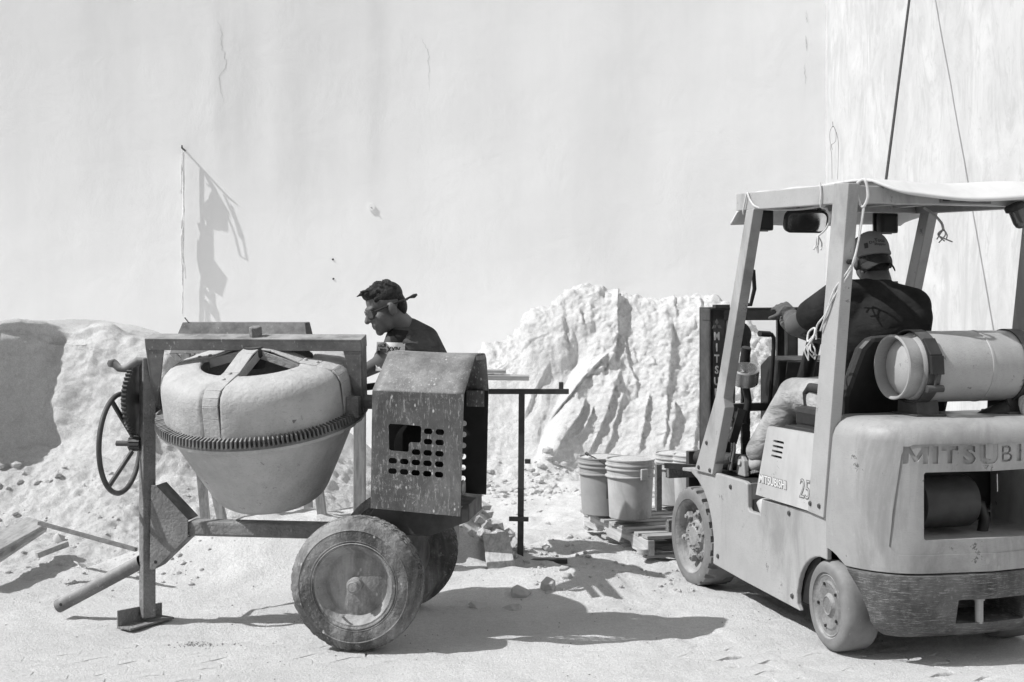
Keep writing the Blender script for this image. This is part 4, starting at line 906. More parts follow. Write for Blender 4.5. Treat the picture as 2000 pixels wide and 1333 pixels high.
m = MB(); m.prism([MC + MR @ Vector((x * .90, -.002, z * .82)) for x, z in fr], MR @ Vector((0, .004, 0))); m.build('glass', M['mirror'], mi)
for dx in (-.05, .07): MB().bar(MC + MR @ Vector((dx, .015, .055)), MC + MR @ Vector((dx - .005, .02, .10)), .016, .012).build('arm', M['black'], mi)
bc = thing_part('beacon', fk); B0 = Vector((.835, -.215, 1.985)); bd = Vector((.38, -.10, -.92)).normalized(); BM = frame(B0, bd.orthogonal(), bd.cross(bd.orthogonal()), bd)
MB().lathe([(0, 0), (.036, 0), (.046, .010), (.046, .028), (.040, .032), (0, .032)], 28, BM).build('base', M['black'], bc, True, angle=35)
MB().lathe([(0, .030), (.034, .030), (.035, .085), (.030, .105), (.020, .114), (.0, .116)], 28, BM).build('lens', M['lens'], bc, True)
MB().tube([BM @ Vector((.02, .0, .10)), Vector((.93, -.205, 1.865)), Vector((.995, -.19, 1.82))], .0025, 6).build('cable', M['black'], bc)
# counterweight: rounded casting with sunk panel, engraved letters and radiator opening
CB = .555
def plan(inset, n=11):
    c = (.310, -.10); pts = [(.012, -.014), (.012, -.055)]
    pts += [(c[0] - .297 * math.cos(R(t)) ** .9, c[1] - .325 * math.sin(R(t))) for t in np.linspace(4, 84, n)] + [(CB, -.455)]
    full = pts + [(2 * CB - x, y) for x, y in pts[-2::-1]]; out = []
    for i, (x, y) in enumerate(full):
        if y >= -.06: nx, ny = (1 if x < CB else -1), 0
        else:
            x0, y0 = full[i - 1]; x1, y1 = full[i + 1]; nx, ny = -(y1 - y0), (x1 - x0); l = math.hypot(nx, ny); nx, ny = nx / l, ny / l
        out.append((x + nx * inset, y + ny * inset))
    return out
def loft(levels):
    m = MB(); rings = [plan(i) for z, i in levels]; n = len(rings[0])
    vs = [(x, y, z) for (z, i), rg_ in zip(levels, rings) for x, y in rg_]; fs = []
    for l in range(len(levels) - 1):
        for k in range(n): fs.append((l * n + k, l * n + (k + 1) % n, (l + 1) * n + (k + 1) % n, (l + 1) * n + k))
    fs += [tuple(range(n))[::-1], tuple((len(levels) - 1) * n + k for k in range(n))]
    m.add(vs, fs); return m.mesh('loft')
def boolcut(me, cutters):
    me = me.copy()
    o = link(bpy.data.objects.new('tmp', me)); obs = []
    for c in cutters:
        co = link(bpy.data.objects.new('cut', c)); b = o.modifiers.new('b', 'BOOLEAN'); b.operation = 'DIFFERENCE'; b.object = co; b.solver = 'EXACT'; obs.append(co)
    r = baked(o)
    for c in obs: bpy.data.objects.remove(c)
    return r
REAR = lambda b0, y, z: Matrix.Translation((b0, y, z)) @ Matrix(((1, 0, 0, 0), (0, 0, -1, 0), (0, 1, 0, 0), (0, 0, 0, 1)))   # text frame facing the viewer
tp = [(.150, .485), (.118, .52), (.128, .66), (.158, .905), (.172, .935), (.205, .950)]; tp = tp + [(2 * CB - x, z) for x, z in tp[::-1]]
inner = lambda d: loft([(.2, d), (1.2, d)])
panel_cut = boolcut(MB().prism([(x, -.60, z) for x, z in tp], (0, .45, 0)).mesh('c'), [inner(.007)])
win_cut = MB().prism([(x, -.65, z) for x, z in rrect(CB, .690, .615, .285, .012, 3)], (0, .72, 0)).mesh('c')
whl_cut = MB().cyl((-.1, 0, .2), (.29, 0, .2), .262, 48).mesh('c'); whl_cut2 = MB().cyl((WD - .29, 0, .2), (WD + .1, 0, .2), .262, 48).mesh('c')
def letter_solid(ch, size, M4, depth, offset, xs):
    "closed solid of one letter, built from its flat outline"
    me = text_mesh(ch, size, Matrix(), 0, offset, xs, 'CENTER')
    bm = bmesh.new(); bm.from_mesh(me); bmesh.ops.remove_doubles(bm, verts=bm.verts, dist=1e-5)
    r = bmesh.ops.extrude_face_region(bm, geom=bm.faces[:]); bmesh.ops.translate(bm, verts=[g for g in r['geom'] if isinstance(g, bmesh.types.BMVert)], vec=(0, 0, depth))
    bmesh.ops.triangulate(bm, faces=bm.faces[:]); bmesh.ops.recalc_face_normals(bm, faces=bm.faces); bm.to_mesh(me); bm.free(); me.transform(M4); return me
POLY = {'M': [(0, 0), (0, 1), (.25, 1), (.5, .42), (.75, 1), (1, 1), (1, 0), (.77, 0), (.77, .60), (.57, .12), (.43, .12), (.23, .60), (.23, 0)],
        'T': [(.35, 0), (.35, .75), (0, .75), (0, 1), (1, 1), (1, .75), (.65, .75), (.65, 0)], 'I': [(0, 0), (0, 1), (1, 1), (1, 0)],
        'H': [(0, 0), (0, 1), (.3, 1), (.3, .62), (.7, .62), (.7, 1), (1, 1), (1, 0), (.7, 0), (.7, .37), (.3, .37), (.3, 0)]}
def rear_at(b):
    pl = [q for q in plan(.007) if q[1] < -.02]
    for (x0, y0), (x1, y1) in zip(pl, pl[1:]):
        if x0 <= b <= x1:
            t = (b - x0) / (x1 - x0); return y0 + (y1 - y0) * t, math.atan2(y1 - y0, x1 - x0)
    return -.45, 0
lets = []; adv = {'M': .120, 'I': .046, 'T': .084, 'S': .090, 'U': .092, 'B': .090, 'H': .094}
word = 'MITSUBISHI'; tot = sum(adv[c] for c in word); xx = CB - tot / 2
for c in word:
    bx = xx + adv[c] / 2; xx += adv[c]; ya, an = rear_at(bx)
    L4 = Matrix.Translation((bx, ya, .868)) @ Matrix.Rotation(an, 4, 'Z') @ Matrix(((1, 0, 0, 0), (0, 0, -1, 0), (0, 1, 0, 0), (0, 0, 0, 1))) @ Matrix.Translation((0, 0, -.010))
    lets.append((c, L4))
cw = boolcut(loft([(.405, .014), (.409, .006), (.43, .004), (.62, .0), (.96, .003), (.995, .012), (1.022, .032), (1.040, .060), (1.048, .095), (1.050, .125)]), [panel_cut, win_cut, whl_cut, whl_cut2])
def volume(me):
    bm = bmesh.new(); bm.from_mesh(me); v = bm.calc_volume(signed=True); bm.free(); return v
for c, L4 in lets:
    v0 = volume(cw)
    for off, dz in ((.007, 0), (.006, .0003), (.005, 0), (.004, 0), (.0025, 0), (.001, 0), (0, 0), (0, .0007), (.0015, -.0007)):
        if c in POLY:
            wl = {'M': .108, 'T': .076, 'I': .027, 'H': .080}[c]; ls = MB().prism([L4 @ Vector(((x - .5) * wl + dz, y * .073 + dz, dz)) for x, y in POLY[c]], L4.to_3x3() @ Vector((0, 0, .12))).mesh('l')
            bmx = bmesh.new(); bmx.from_mesh(ls); bmesh.ops.triangulate(bmx, faces=bmx.faces[:]); bmx.to_mesh(ls); bmx.free()
        else: ls = letter_solid(c, .102, L4 @ Matrix.Translation((0, dz, dz)), .12, off, 1.22)
        lv = volume(ls)
        if lv < 1e-5: continue
        t_ = boolcut(cw, [ls]); rem = v0 - volume(t_)
        if lv * .04 < rem < lv * .2: cw = t_; break
    else: print('letter not cut', c)
cwo = mk('counterweight', cw, M['cwt'], fk, True, 0, angle=28); bv = cwo.modifiers.new('b', 'BEVEL'); bv.width = .004; bv.segments = 2; bv.limit_method = 'ANGLE'; bv.angle_limit = R(50)
slot = MB().prism([(x, -.65, z) for x, z in rrect(CB + .02, .238, .34, .105, .006, 2)], (0, .50, 0)).mesh('c')
bp = boolcut(loft([(.115, .120), (.122, .098), (.145, .060), (.19, .030), (.28, .010), (.383, .000), (.395, .003), (.401, .012)]), [whl_cut.copy(), whl_cut2.copy(), slot])
bpo = mk('bumper', bp, M['bumper'], fk, True, 0, angle=30); bv = bpo.modifiers.new('b', 'BEVEL'); bv.width = .004; bv.segments = 2; bv.limit_method = 'ANGLE'; bv.angle_limit = R(45)
MB().cyl((CB - .03, -.40, .18), (CB - .03, -.40, .30), .018, 16).build('tow_pin', M['fork'], fk, True); MB().cyl((CB - .03, -.40, .278), (CB - .03, -.40, .286), .024, 16).build('tow_pin_collar', M['fork'], fk)
rd = MB(); rd.lathe([(0, -.15), (.10, -.15), (.112, -.14), (.112, .11), (.104, .125), (0, .125)], 36, Matrix.Translation((.43, -.27, .685)) @ Matrix.Rotation(R(90), 4, 'Y')); muf = rd.build('muffler', M['dark'], fk, True, angle=40)
MB().tube([(.54, -.27, .68), (.62, -.28, .66), (.64, -.28, .60), (.63, -.27, .52)], .024, 12).build('exhaust_pipe', M['dark'], muf, True)
MB().box((.262, -.30, .68), (.02, .012, .20)).build('radiator_edge', M['fork'], fk, False, .003)
MB().tube([(.60, -.42, .815), (.602, -.42, .74)], .003, 6).build('wire', M['chrome'], fk)
# wheels
def fork_front(b0, sgn):
    A = Matrix.Translation((b0, 1.434, .268)) @ Matrix.Rotation(R(90 * sgn), 4, 'Y')
    w = thing_part('front_wheel', fk); wd = .20; N = 22
    def mod(t, j):
        return (-.016 if (t * N / (2 * math.pi)) % 1 < .34 else 0) if j in (5, 6) else 0
    def mod2(t, j): return (-.016 if (t * N / (2 * math.pi) + .5) % 1 < .34 else 0) if j in (9, 10) else 0
    m = MB(); m.lathe([(.196, .010), (.200, .002), (.225, .0), (.247, .004), (.256, .010), (.265, .014), (.267, .045), (.267, .07), (.267, .13), (.267, .155), (.265, wd - .014), (.25, wd), (.196, wd - .01)], N * 12, A, lambda t, j: mod(t, j) + mod2(t, j)); m.build('tyre', M['rubber2'], w, True, angle=30)
    m = MB(); m.lathe([(.197, .004), (.190, .010), (.182, .024), (.178, .06), (.150, .075), (.135, .078), (.130, .06), (.118, .052), (.086, .050), (.080, .036), (.058, .030), (.05, .022), (0, .022)], 64, A); m.build('rim', M['rim'], w, True, angle=30)
    for k in range(6):
        t = 2 * math.pi * (k + .3) / 6; c = A @ Vector((.128 * math.cos(t), .128 * math.sin(t), .045)); ax = A.to_3x3() @ Vector((0, 0, 1))
        m = MB(); rt = A.to_3x3() @ Matrix.Rotation(t, 3, 'Z'); m.box(c, (.040, .034, .034), rt); m.lathe([(0, -.018), (.012, -.018), (.013, .02), (0, .02)], 6, frame(c - ax * .012, rt @ Vector((1, 0, 0)), rt @ Vector((0, 1, 0)), ax)); m.build('lug', M['rim'], w, False, .003)
    for k in range(10):
        t = 2 * math.pi * k / 10; c = A @ Vector((.070 * math.cos(t), .070 * math.sin(t), .026)); ax = A.to_3x3() @ Vector((0, 0, 1))
        MB().lathe([(0, -.008), (.008, -.008), (.009, .02), (0, .02)], 6, frame(c, ax.orthogonal(), ax.cross(ax.orthogonal()), ax)).build('bolt', M['rim'], w)
fork_front(.002, 1); fork_front(WD - .002, -1)
def fork_rear(b0, sgn, st):
    A = Matrix.Translation((b0, 0, .2)) @ Matrix.Rotation(st, 4, 'Z') @ Matrix.Rotation(R(90 * sgn), 4, 'Y'); w = thing_part('rear_wheel', fk); wd = .165
    m = MB(); m.lathe([(.143, .010), (.146, .002), (.168, .0), (.183, .004), (.190, .010), (.198, .020), (.200, .05), (.200, wd - .05), (.198, wd - .02), (.19, wd - .005), (.146, wd)], 72, A); m.build('tyre', M['rubber2'], w, True, angle=50)
    m = MB(); m.lathe([(.144, .006), (.139, .012), (.134, .008), (.128, .012), (.110, .014), (.10, .010), (.085, .014), (.055, .018), (.046, .010), (.040, .004), (.036, .008), (0, .010)], 56, A); m.build('rim', M['rim'], w, True, angle=25)
    for k in range(5):
        t = 2 * math.pi * (k + .2) / 5; c = A @ Vector((.097 * math.cos(t), .097 * math.sin(t), .008)); ax = A.to_3x3() @ Vector((0, 0, 1))
        MB().lathe([(0, -.004), (.007, -.004), (.008, .01), (0, .01)], 10, frame(c, ax.orthogonal(), ax.cross(ax.orthogonal()), ax)).build('bolt', M['dark'], w)
fork_rear(.022, 1, R(-4)); fork_rear(WD - .022, -1, R(-4))
ar = MB(); ar.box((.24, .0, .30), (.02, .52, .32)); ar.build('arch_liner', M['dark'], fk)
# mast, chains, cylinder, carriage and forks
mast = thing_part('mast', fk)
YM0 = 1.70
for b0, nm in ((.252, 'upright'), (.742, 'upright')):
    wu = .090 if b0 < .5 else .066; m = MB(); m.box((b0 + wu / 2, YM0 + .012, .80), (wu, .024, 1.42)); m.box((b0 + (.010 if b0 < .5 else wu - .010), YM0 + .075, .80), (.020, .15, 1.42)); m.box((b0 + wu / 2, YM0 + .14, .80), (wu, .02, 1.42)); m.build(nm, M['iron'], mast, False, .003)
m = MB(); m.box((.525, YM0 + .05, 1.466), (.555, .10, .062)); m.box((.525, YM0 + .02, 1.502), (.54, .05, .012)); m.build('top_beam', M['iron'], mast, False, .004)
MB().box((.32, YM0 + .0, 1.515), (.09, .04, .02)).build('top_lug', M['iron'], mast)
MB().box((.515, YM0 + .05, .50), (.50, .08, .09)).build('lower_beam', M['iron'], mast)
MB().cyl((.385, YM0 + .06, .15), (.385, YM0 + .06, 1.25), .047, 20).build('lift_cylinder', M['dark'], mast, True)
MB().cyl((.385, YM0 + .06, 1.25), (.385, YM0 + .06, 1.44), .026, 16).build('piston_rod', M['chrome'], mast, True)
MB().cyl((.45, YM0 + .03, 1.35), (.45, YM0 + .10, 1.35), .075, 24).build('pulley', M['dark'], mast, True)
for bx in (.475, .50):
    m = MB()
    for k in range(26): m.box((bx, YM0 + .03 + .004 * (k % 2), .42 + .036 * k), (.024, .022, .038))
    m.build('chain', M['dark'], mast)
MB().cyl((.330, YM0 - .01, .90), (.330, YM0 - .01, 1.17), .014, 10).build('hydraulic_hose', M['black'], mast, True)
ltr = MB()
for k, ch in enumerate('MITSUBISHI'):
    lm = text_mesh(ch, .062, Matrix.Translation((.292, YM0 - .0015, 1.325 - .064 * k)) @ Matrix(((1, 0, 0, 0), (0, 0, -1, 0), (0, 1, 0, 0), (0, 0, 0, 1))), .001, .002, .75, 'CENTER'); mk('letter', lm, M['white'], mast)
em = MB()
for t in (90, 210, 330):
    e = Vector((math.cos(R(t)), 0, math.sin(R(t)))); x = Vector((-e.z, 0, e.x)); c = Vector((.292, YM0 - .003, 1.408)); em.prism([c, c + e * .017 + x * .010, c + e * .036, c + e * .017 - x * .010], (0, .002, 0))
em.build('emblem', M['greyprint'], mast)
car = thing_part('carriage', fk)
for z in (.25, .56): MB().box((.515, 1.885, z), (.90, .045, .07)).build('fork_bar', M['mud'], car, False, .004)
for bx in (.02, 1.0): MB().box((bx, 1.905, .47), (.035, .03, .27)).build('side_plate', M['mud'], car, False, .003)
for bx in (.27, .77):
    m = MB(); m.box((bx, 1.935, .36), (.11, .04, .62)); m.prism([(bx - .055, 1.92, .085), (bx - .055, 2.88, .115), (bx - .055, 2.90, .125), (bx - .055, 1.92, .128)], (.11, 0, 0)); m.build('fork', M['iron'], car, False, .003)
MB().bar((.05, 1.86, .60), (.20, 1.45, .625), .03, .03).build('tilt_link', M['dark'], car)
# driver's station
m = MB(); m.prism([(.36, 1.15, .63), (.36, 1.30, .63), (.36, 1.30, 1.20), (.36, 1.20, 1.255), (.36, 1.08, 1.235)], (WD - .42, 0, 0)); cowl = m.build('cowl', M['dark'], fk, False, .008)
m = MB(); m.prism([(.40, 1.10, 1.10), (.40, 1.065, 1.225), (.40, 1.07, 1.23), (.40, 1.105, 1.10)], (.30, 0, 0)); m.build('instrument_panel', M['iron'], cowl, False, .002)
MB().tube([(.45, 1.08, .85), (.45, .97, 1.15), (.45, .86, 1.37)], [.045, .042, .036], 16).build('steering_column', M['dark'], fk, True)
sw = thing_part('steering_wheel', fk); SM = Matrix.Translation((.445, .835, 1.415)) @ Matrix.Rotation(R(24), 4, 'X')
MB().tube([SM @ Vector((.178 * math.cos(t), .178 * math.sin(t), 0)) for t in (2 * math.pi * k / 56 for k in range(56))], .014, 12, True).build('wheel_rim', M['rimgrey'], sw, True)  # lighter grey of the rim stands in for its highlight
for a in (90, 210, 330): MB().bar(SM @ Vector((0, 0, -.03)), SM @ Vector((.17 * math.cos(R(a)), .17 * math.sin(R(a)), 0)), .03, .012).build('spoke', M['black'], sw)
MB().lathe([(0, .0), (.05, -.005), (.055, -.03), (.03, -.06), (0, -.06)], 24, SM).build('horn_button', M['black'], sw, True)
MB().tube([(.335, 1.14, 1.0), (.33, 1.085, 1.30), (.325, 1.075, 1.355), (.31, 1.07, 1.372), (.285, 1.06, 1.374)], .011, 10).build('brake_lever', M['black'], fk, True)
MB().tube([(.295, 1.065, 1.374), (.225, 1.04, 1.378)], .016, 12).build('lever_grip', M['black'], fk, True)
ho = MB(); ho.lathe([(0, 0), (.070, 0), (.072, .08), (.060, .085), (.050, .03), (0, .03)], 28, Matrix.Translation((.20, 1.16, 1.12)) @ Matrix.Rotation(R(25), 4, 'X') @ Matrix.Rotation(R(-8), 4, 'Y')); ho.build('siren', M['chrome'], fk, True, angle=35)
MB().tube([(.20, 1.16, 1.12), (.215, 1.15, 1.02), (.19, 1.145, .90)], .020, 10).build('siren_bracket', M['black'], fk, True)
MB().bar((.175, 1.15, .98), (.125, 1.16, .80), .05, .04).build('pedal_arm', M['dark'], fk)
MB().cyl((.225, 1.22, 1.21), (.225, 1.19, 1.30), .026, 14).build('lever_knob', M['black'], fk, True)
MB().box((.22, 1.18, .985), (.34, .05, .04)).build('dash_bar', M['iron'], fk)
tc = thing_part('tilt_cylinder', fk)
for dx in (0, .085): MB().prism([(.12 + dx, a, z) for a, z in ((1.0, .64), (1.10, .64), (1.088, .72), (1.065, .745), (1.035, .745), (1.012, .72))], (.028, 0, 0)).build('clevis', M['fork'], tc, False, .006)
MB().cyl((.15, 1.05, .70), (.205, 1.05, .70), .042, 20).build('eye', M['iron'], tc, True); MB().cyl((.110, 1.05, .712), (.25, 1.05, .712), .016, 14).build('pin', M['fork2'], tc, True)
MB().cyl((.18, 1.06, .70), (.19, 1.70, .66), .045, 18).build('barrel', M['dark'], tc, True)
MB().tube([(.13, 1.20, .93), (.14, 1.17, .86), (.12, 1.13, .76), (.10, 1.13, .66)], .013, 10).build('hose', M['chrome'], fk, True)
MB().cyl((.052, 1.13, .70), (.052, 1.13, .705), .05, 18).build('cap_plate', M['iron'], fk)
seat = thing_part('seat', fk)
m = MB(); m.box((.43, .38, .985), (.48, .46, .11)); m.build('cushion', M['seat'], seat, False, .03)
bk = MB(); S = [(.165, 1.00), (.150, 1.12), (.205, 1.34), (.250, 1.39), (.43, 1.402), (.62, 1.39), (.665, 1.34), (.71, 1.14), (.70, 1.00)]
bk.prism([(x, .17 - (z - 1.0) * .26, z) for x, z in S], (0, -.075, 0)); bk.build('backrest', M['seat'], seat, False, .025)
arm = MB(); arm.tube([(.235, .17, 1.11), (.24, .36, 1.125), (.238, .53, 1.13), (.236, .565, 1.10), (.238, .555, 1.0), (.25, .50, .93)], [.026, .026, .022, .020, .018, .018], 12); arm.build('armrest', M['seat'], seat, True)
m = MB(); m.box((.52, .12, .99), (.60, .26, .06)); m.build('hood_top', M['dark'], fk, False, .01)
# gas bottle cradle
cr = thing_part('bottle_cradle', fk); GB = Vector((.26, -.155, 1.262)); GR = .157
for bx in (.395, .86):
    m = MB(); m.prism([(bx - .055, -.155 + y, z) for y, z in ((-.07, 1.046), (.09, 1.046), (.085, 1.115), (-.06, 1.115))], (.11, 0, 0)); m.box((bx, -.15, 1.054), (.15, .20, .010)); m.build('stand', M['iron'], cr, False, .003)
    st = MB(); st.lathe([(GR + .002, -.032), (GR + .007, -.032), (GR + .007, .032), (GR + .002, .032)], 72, Matrix.Translation((bx - .03 if bx < .6 else bx, -.155, 1.262)) @ Matrix.Rotation(R(90), 4, 'Y'), closed=True); st.build('strap', M['iron'], cr, True, angle=30)
lx = .365
lat = MB(); 
def on(t, rr=GR + .012): return Vector((lx, -.155 - rr * math.cos(R(t)), 1.262 + rr * math.sin(R(t))))
lat.bar(on(48), on(18, GR + .022), .060, .014, (0, -1, .5)); lat.bar(on(18, GR + .024), on(-8, GR + .024), .062, .020, (0, -1, 0)); lat.build('latch', M['dark'], cr, False, .003)
lat = MB(); lat.tube([on(-8, GR + .022), on(-26, GR + .02)], .005, 8); lat.cyl(on(-30, GR + .018) + Vector((-.035, 0, 0)), on(-30, GR + .018) + Vector((.045, 0, 0)), .016, 14); lat.build('latch_hook', M['iron'], cr, True)
gb = thing('gas_bottle', 'pale dented gas bottle strapped crosswise on top of the forklift counterweight', 'gas bottle', FMAT @ GB, FR)
GM = Matrix.Rotation(R(90), 4, 'Y')
m = MB(); m.lathe([(0, .008), (.07, .014), (.108, .034), (.138, .066), (.152, .10), (GR, .135), (GR, .40), (GR + .0025, .403), (GR + .0025, .412), (GR, .415), (GR, .66), (.150, .70), (.13, .735), (.09, .76), (0, .77)], 72, GM); shell = m.build('shell', M['gas'], gb, True, angle=35)
m = MB(); m.lathe([(.128, .085), (.129, .0), (.134, -.006), (.140, -.006), (.143, .0), (.139, .012), (.137, .088)], 72, GM, closed=True); m.build('foot_ring', M['gas'], gb, True, angle=40)
m = MB(); m.lathe([(.06, .775), (.09, .75), (.095, .85), (.088, .85)], 40, GM, closed=True); m.build('collar', M['gas'], gb, True)
m = MB(); m.cyl((.77, 0, 0), (.82, 0, 0), .02); m.build('valve', M['chrome'], gb, True)
# coil of rope on the counterweight, at the right edge
rc = thing('rope_coil', 'coil of pale rope lying on the counterweight right of the gas bottle', 'rope', FMAT @ Vector((.885, -.27, 1.02)), FR)
for k in range(6):
    r0 = .075 - .004 * k; m = MB(); m.tube([(.03 + .9 * r0 * math.cos(t) + .006 * math.sin(3 * t + k), -.012 + .010 * k + .015 * math.sin(2 * t + k), .072 + r0 * math.sin(t) + .004 * math.cos(2 * t + k)) for t in (2 * math.pi * q / 40 for q in range(40))], .0105, 8, True); m.build('strand', M['rope'], rc, True)
rg2 = MB(); rg2.tube([(.845, -.19, 1.05), (.80, -.20, 1.06), (.76, -.18, 1.05), (.72, -.15, 1.03), (.66, -.17, 1.025)], [.03, .045, .035, .03, .015], 10); rg2 = rg2.build('black_rag', M['seat'], None, True); rg2.matrix_world = FMAT; tag(rg2, 'black rag bunched on the counterweight under the gas bottle', 'rag')
# sheet of foam laid over the guard
def sheetpos(b, a):
    z = 2.066 + .022 * a - .010 * math.exp(-((b - .5) / .3) ** 2) + .004 * math.sin(b * 9)
    e = max(0.0, -.16 - a); z += .012 * sstep(.1, -.16, a) - e * .50
    f = max(0.0, a - .83); z -= f * .72 + .12 * max(0, .5 - b) * f
    return z + .003 * math.sin(a * 17 + b * 5)
bs_ = np.linspace(.10, 1.30, 50); as_ = np.linspace(-.30, 1.02, 60); Bg, Ag = np.meshgrid(bs_, as_)
edge = -.30 + .22 * np.exp(-((Bg - .08) / .09) ** 2) + .008 * np.sin(Bg * 7); Ag2 = edge + (Ag + .30) / (1.02 + .30) * (1.02 - edge); Bg = Bg - .05 * sstep(.85, .95, Ag2) * sstep(.4, .075, Bg) - .25 * sstep(.85, 1.02, Ag2) * sstep(.8, 1.3, Bg)
Zg = np.vectorize(sheetpos)(Bg, Ag2)
me = grid_mesh(Bg, Ag2, Zg, 'roof_sheet'); ro = mk('roof_sheet', me, M['sheet'], None, True, angle=180); ro.matrix_world = FMAT; sm = ro.modifiers.new('t', 'SOLIDIFY'); sm.thickness = .012; sm.offset = 1
tag(ro, 'pale foam sheet laid over the forklift roof with drooping edges', 'sheet')
# ropes tied to the guard
def rope(name, paths, lab, grp='ropes tied to the forklift roof', mat='rope'):
    o = thing(name, lab, 'rope', FMAT @ Vector(paths[0][0][0]), FR, grp); o0 = Vector(paths[0][0][0])
    for pts, r in paths:
        pts = [Vector(p) - o0 for p in pts]; fine = []
        for i in range(len(pts) - 1):
            a, b, c, d = pts[max(i - 1, 0)], pts[i], pts[i + 1], pts[min(i + 2, len(pts) - 1)]
            for k in range(6):
                t = k / 6; fine.append(.5 * ((2 * b) + (c - a) * t + (2 * a - 5 * b + 4 * c - d) * t * t + (3 * b - a - 3 * c + d) * t ** 3))
        fine.append(pts[-1]); MB().tube(fine, r, 8).build('strand', M[mat], o, True)
    return o
rr_ = random.Random(3)
def fray(p, n=5, l=.05): return [([p, (p[0] + rr_.uniform(-.02, .02), p[1] + rr_.uniform(-.03, .03), p[2] - l * .5), (p[0] + rr_.uniform(-.03, .03), p[1] + rr_.uniform(-.04, .04), p[2] - l * rr_.uniform(.7, 1.2))], .0035) for k in range(n)]
rope('tie_rope', [([(.062, -.195, 2.06), (.075, -.235, 2.07), (.085, -.242, 2.0), (.070, -.225, 1.955), (.060, -.20, 2.0), (.066, -.19, 2.055)], .0065), ([(.075, -.23, 1.96), (.062, -.20, 1.80), (.030, -.195, 1.70), (-.006, -.12, 1.60), (-.012, -.06, 1.50), (-.012, .02, 1.44), (-.010, .03, 1.38)], .0045), ([(.072, -.225, 1.96), (.064, -.19, 1.78), (.03, -.19, 1.68), (-.008, -.10, 1.55), (-.012, -.01, 1.42)], .004), ([(-.02, .03, 1.40), (-.035, .06, 1.37), (-.02, .08, 1.41), (-.012, .04, 1.43), (-.03, .02, 1.39), (-.03, .09, 1.34)], .0045)] + fray((-.02, .06, 1.37), 6, .075), 'white rope wound round the rear left roof post with a frayed knot hanging low')
rope('tie_rope', [([(-.006, .005, 2.075), (-.006, -.005, 2.03), (-.004, .0, 1.97), (.03, .005, 1.962)], .0045), ([(.03, .02, 1.965), (.075, .06, 1.93), (.08, .10, 1.88), (.07, .16, 1.845)], .0045)] + fray((.07, .16, 1.85), 5, .07), 'short dark edged rope round the roof rail beside the mirror with a frayed end', mat='rope')
rope('tie_rope', [([(-.005, .72, 2.09), (-.007, .735, 2.05), (-.007, .76, 1.995), (.0, .77, 1.98)], .0045), ([(-.004, .72, 2.085), (-.006, .68, 2.04), (.0, .62, 2.005), (.06, .55, 1.99), (.12, .40, 1.985), (.10, .15, 1.985)], .005)], 'white rope crossing the front left roof corner and running along under the rail')
rope('tie_rope', [([(.93, .62, 2.02), (.96, .58, 1.985), (.985, .55, 1.94), (.99, .54, 1.90)], .007)] + fray((.99, .54, 1.91), 5, .06), 'short frayed rope end dangling from the right side of the roof')
rope('wire_loop', [([(.04, -.02, 2.09), (.038, -.02, 2.20), (.032, -.02, 2.235), (.06, -.015, 2.26), (.062, -.015, 2.30), (.045, -.02, 2.325), (.03, -.02, 2.30), (.03, -.02, 2.26), (.042, -.02, 2.22)], .0012), ([(.045, -.02, 2.32), (.043, -.02, 2.345)], .0015), ([(.065, -.015, 2.30), (.075, -.015, 2.24), (.07, -.015, 2.09)], .0010)], 'thin twisted wire loop sticking up above the rear left roof post', None, 'bucket2')
# slack dark rope from the side wall to a stake beyond the truck
gr = thing('guy_rope', 'taut dark rope running from high on the side wall down behind the driver', 'rope', (2.08, 8.2, 0))
p0_, p1_ = Vector((WX, 11.13, 4.70)), Vector((2.08, 8.2, 1.0)); MB().tube([p.lerp(q, 0) - gr.location for p, q in ((p0_, p1_), (p0_.lerp(p1_, .5) + Vector((0, 0, -.01)), p1_), (p1_, p1_))], .010, 8).build('line', M['ropedark'], gr, True)
MB().cyl((0, 0, -.1), (.0, 0, 1.03), .035, 14).build('stake', M['woodz'], gr, True)

# ================================================================== PALLET AND BUCKETS ON THE FORKS
pt = thing('pallet', 'worn wooden pallet resting on the forks under the buckets', 'pallet', FMAT @ Vector((0, 1.98, 0)), FR)
L_, W_ = 1.10, 1.02
for i, bx in enumerate((-.015, W_ / 2 - .04, W_ - .065)):
    z0, z1 = .062, .152; pr = [(0, z0), (.0, z1), (L_, z1), (L_, z0), (.86, z0), (.83, .098), (.70, .098), (.67, z0), (.46, z0), (.43, .098), (.28, .098), (.25, z0)]
    MB().prism([(bx, y, z) for y, z in pr], (.045, 0, 0)).build('stringer', M['woody'], pt, False, .005)
for k in range(9):
    y = .045 + k * (L_ - .09) / 8; w = .075 + rr_.uniform(-.01, .02); MB().box((W_ / 2 - .01 + rr_.uniform(-.025, .02), y, .163), (W_ + .05 + rr_.uniform(-.03, .03), w, .020), Euler((0, rr_.uniform(-.006, .006), rr_.uniform(-.02, .02)))).build('plank', M['wood'], pt, False, .003)
for k in range(4): MB().box((W_ / 2 - .01, .06 + k * .33, .052), (W_ + .02, .085, .018)).build('base_plank', M['wood'], pt, False, .003)
MB().cyl((-.035, .03, .07), (-.035, .03, .10), .035, 14).build('log_end', M['woody'], pt, True)
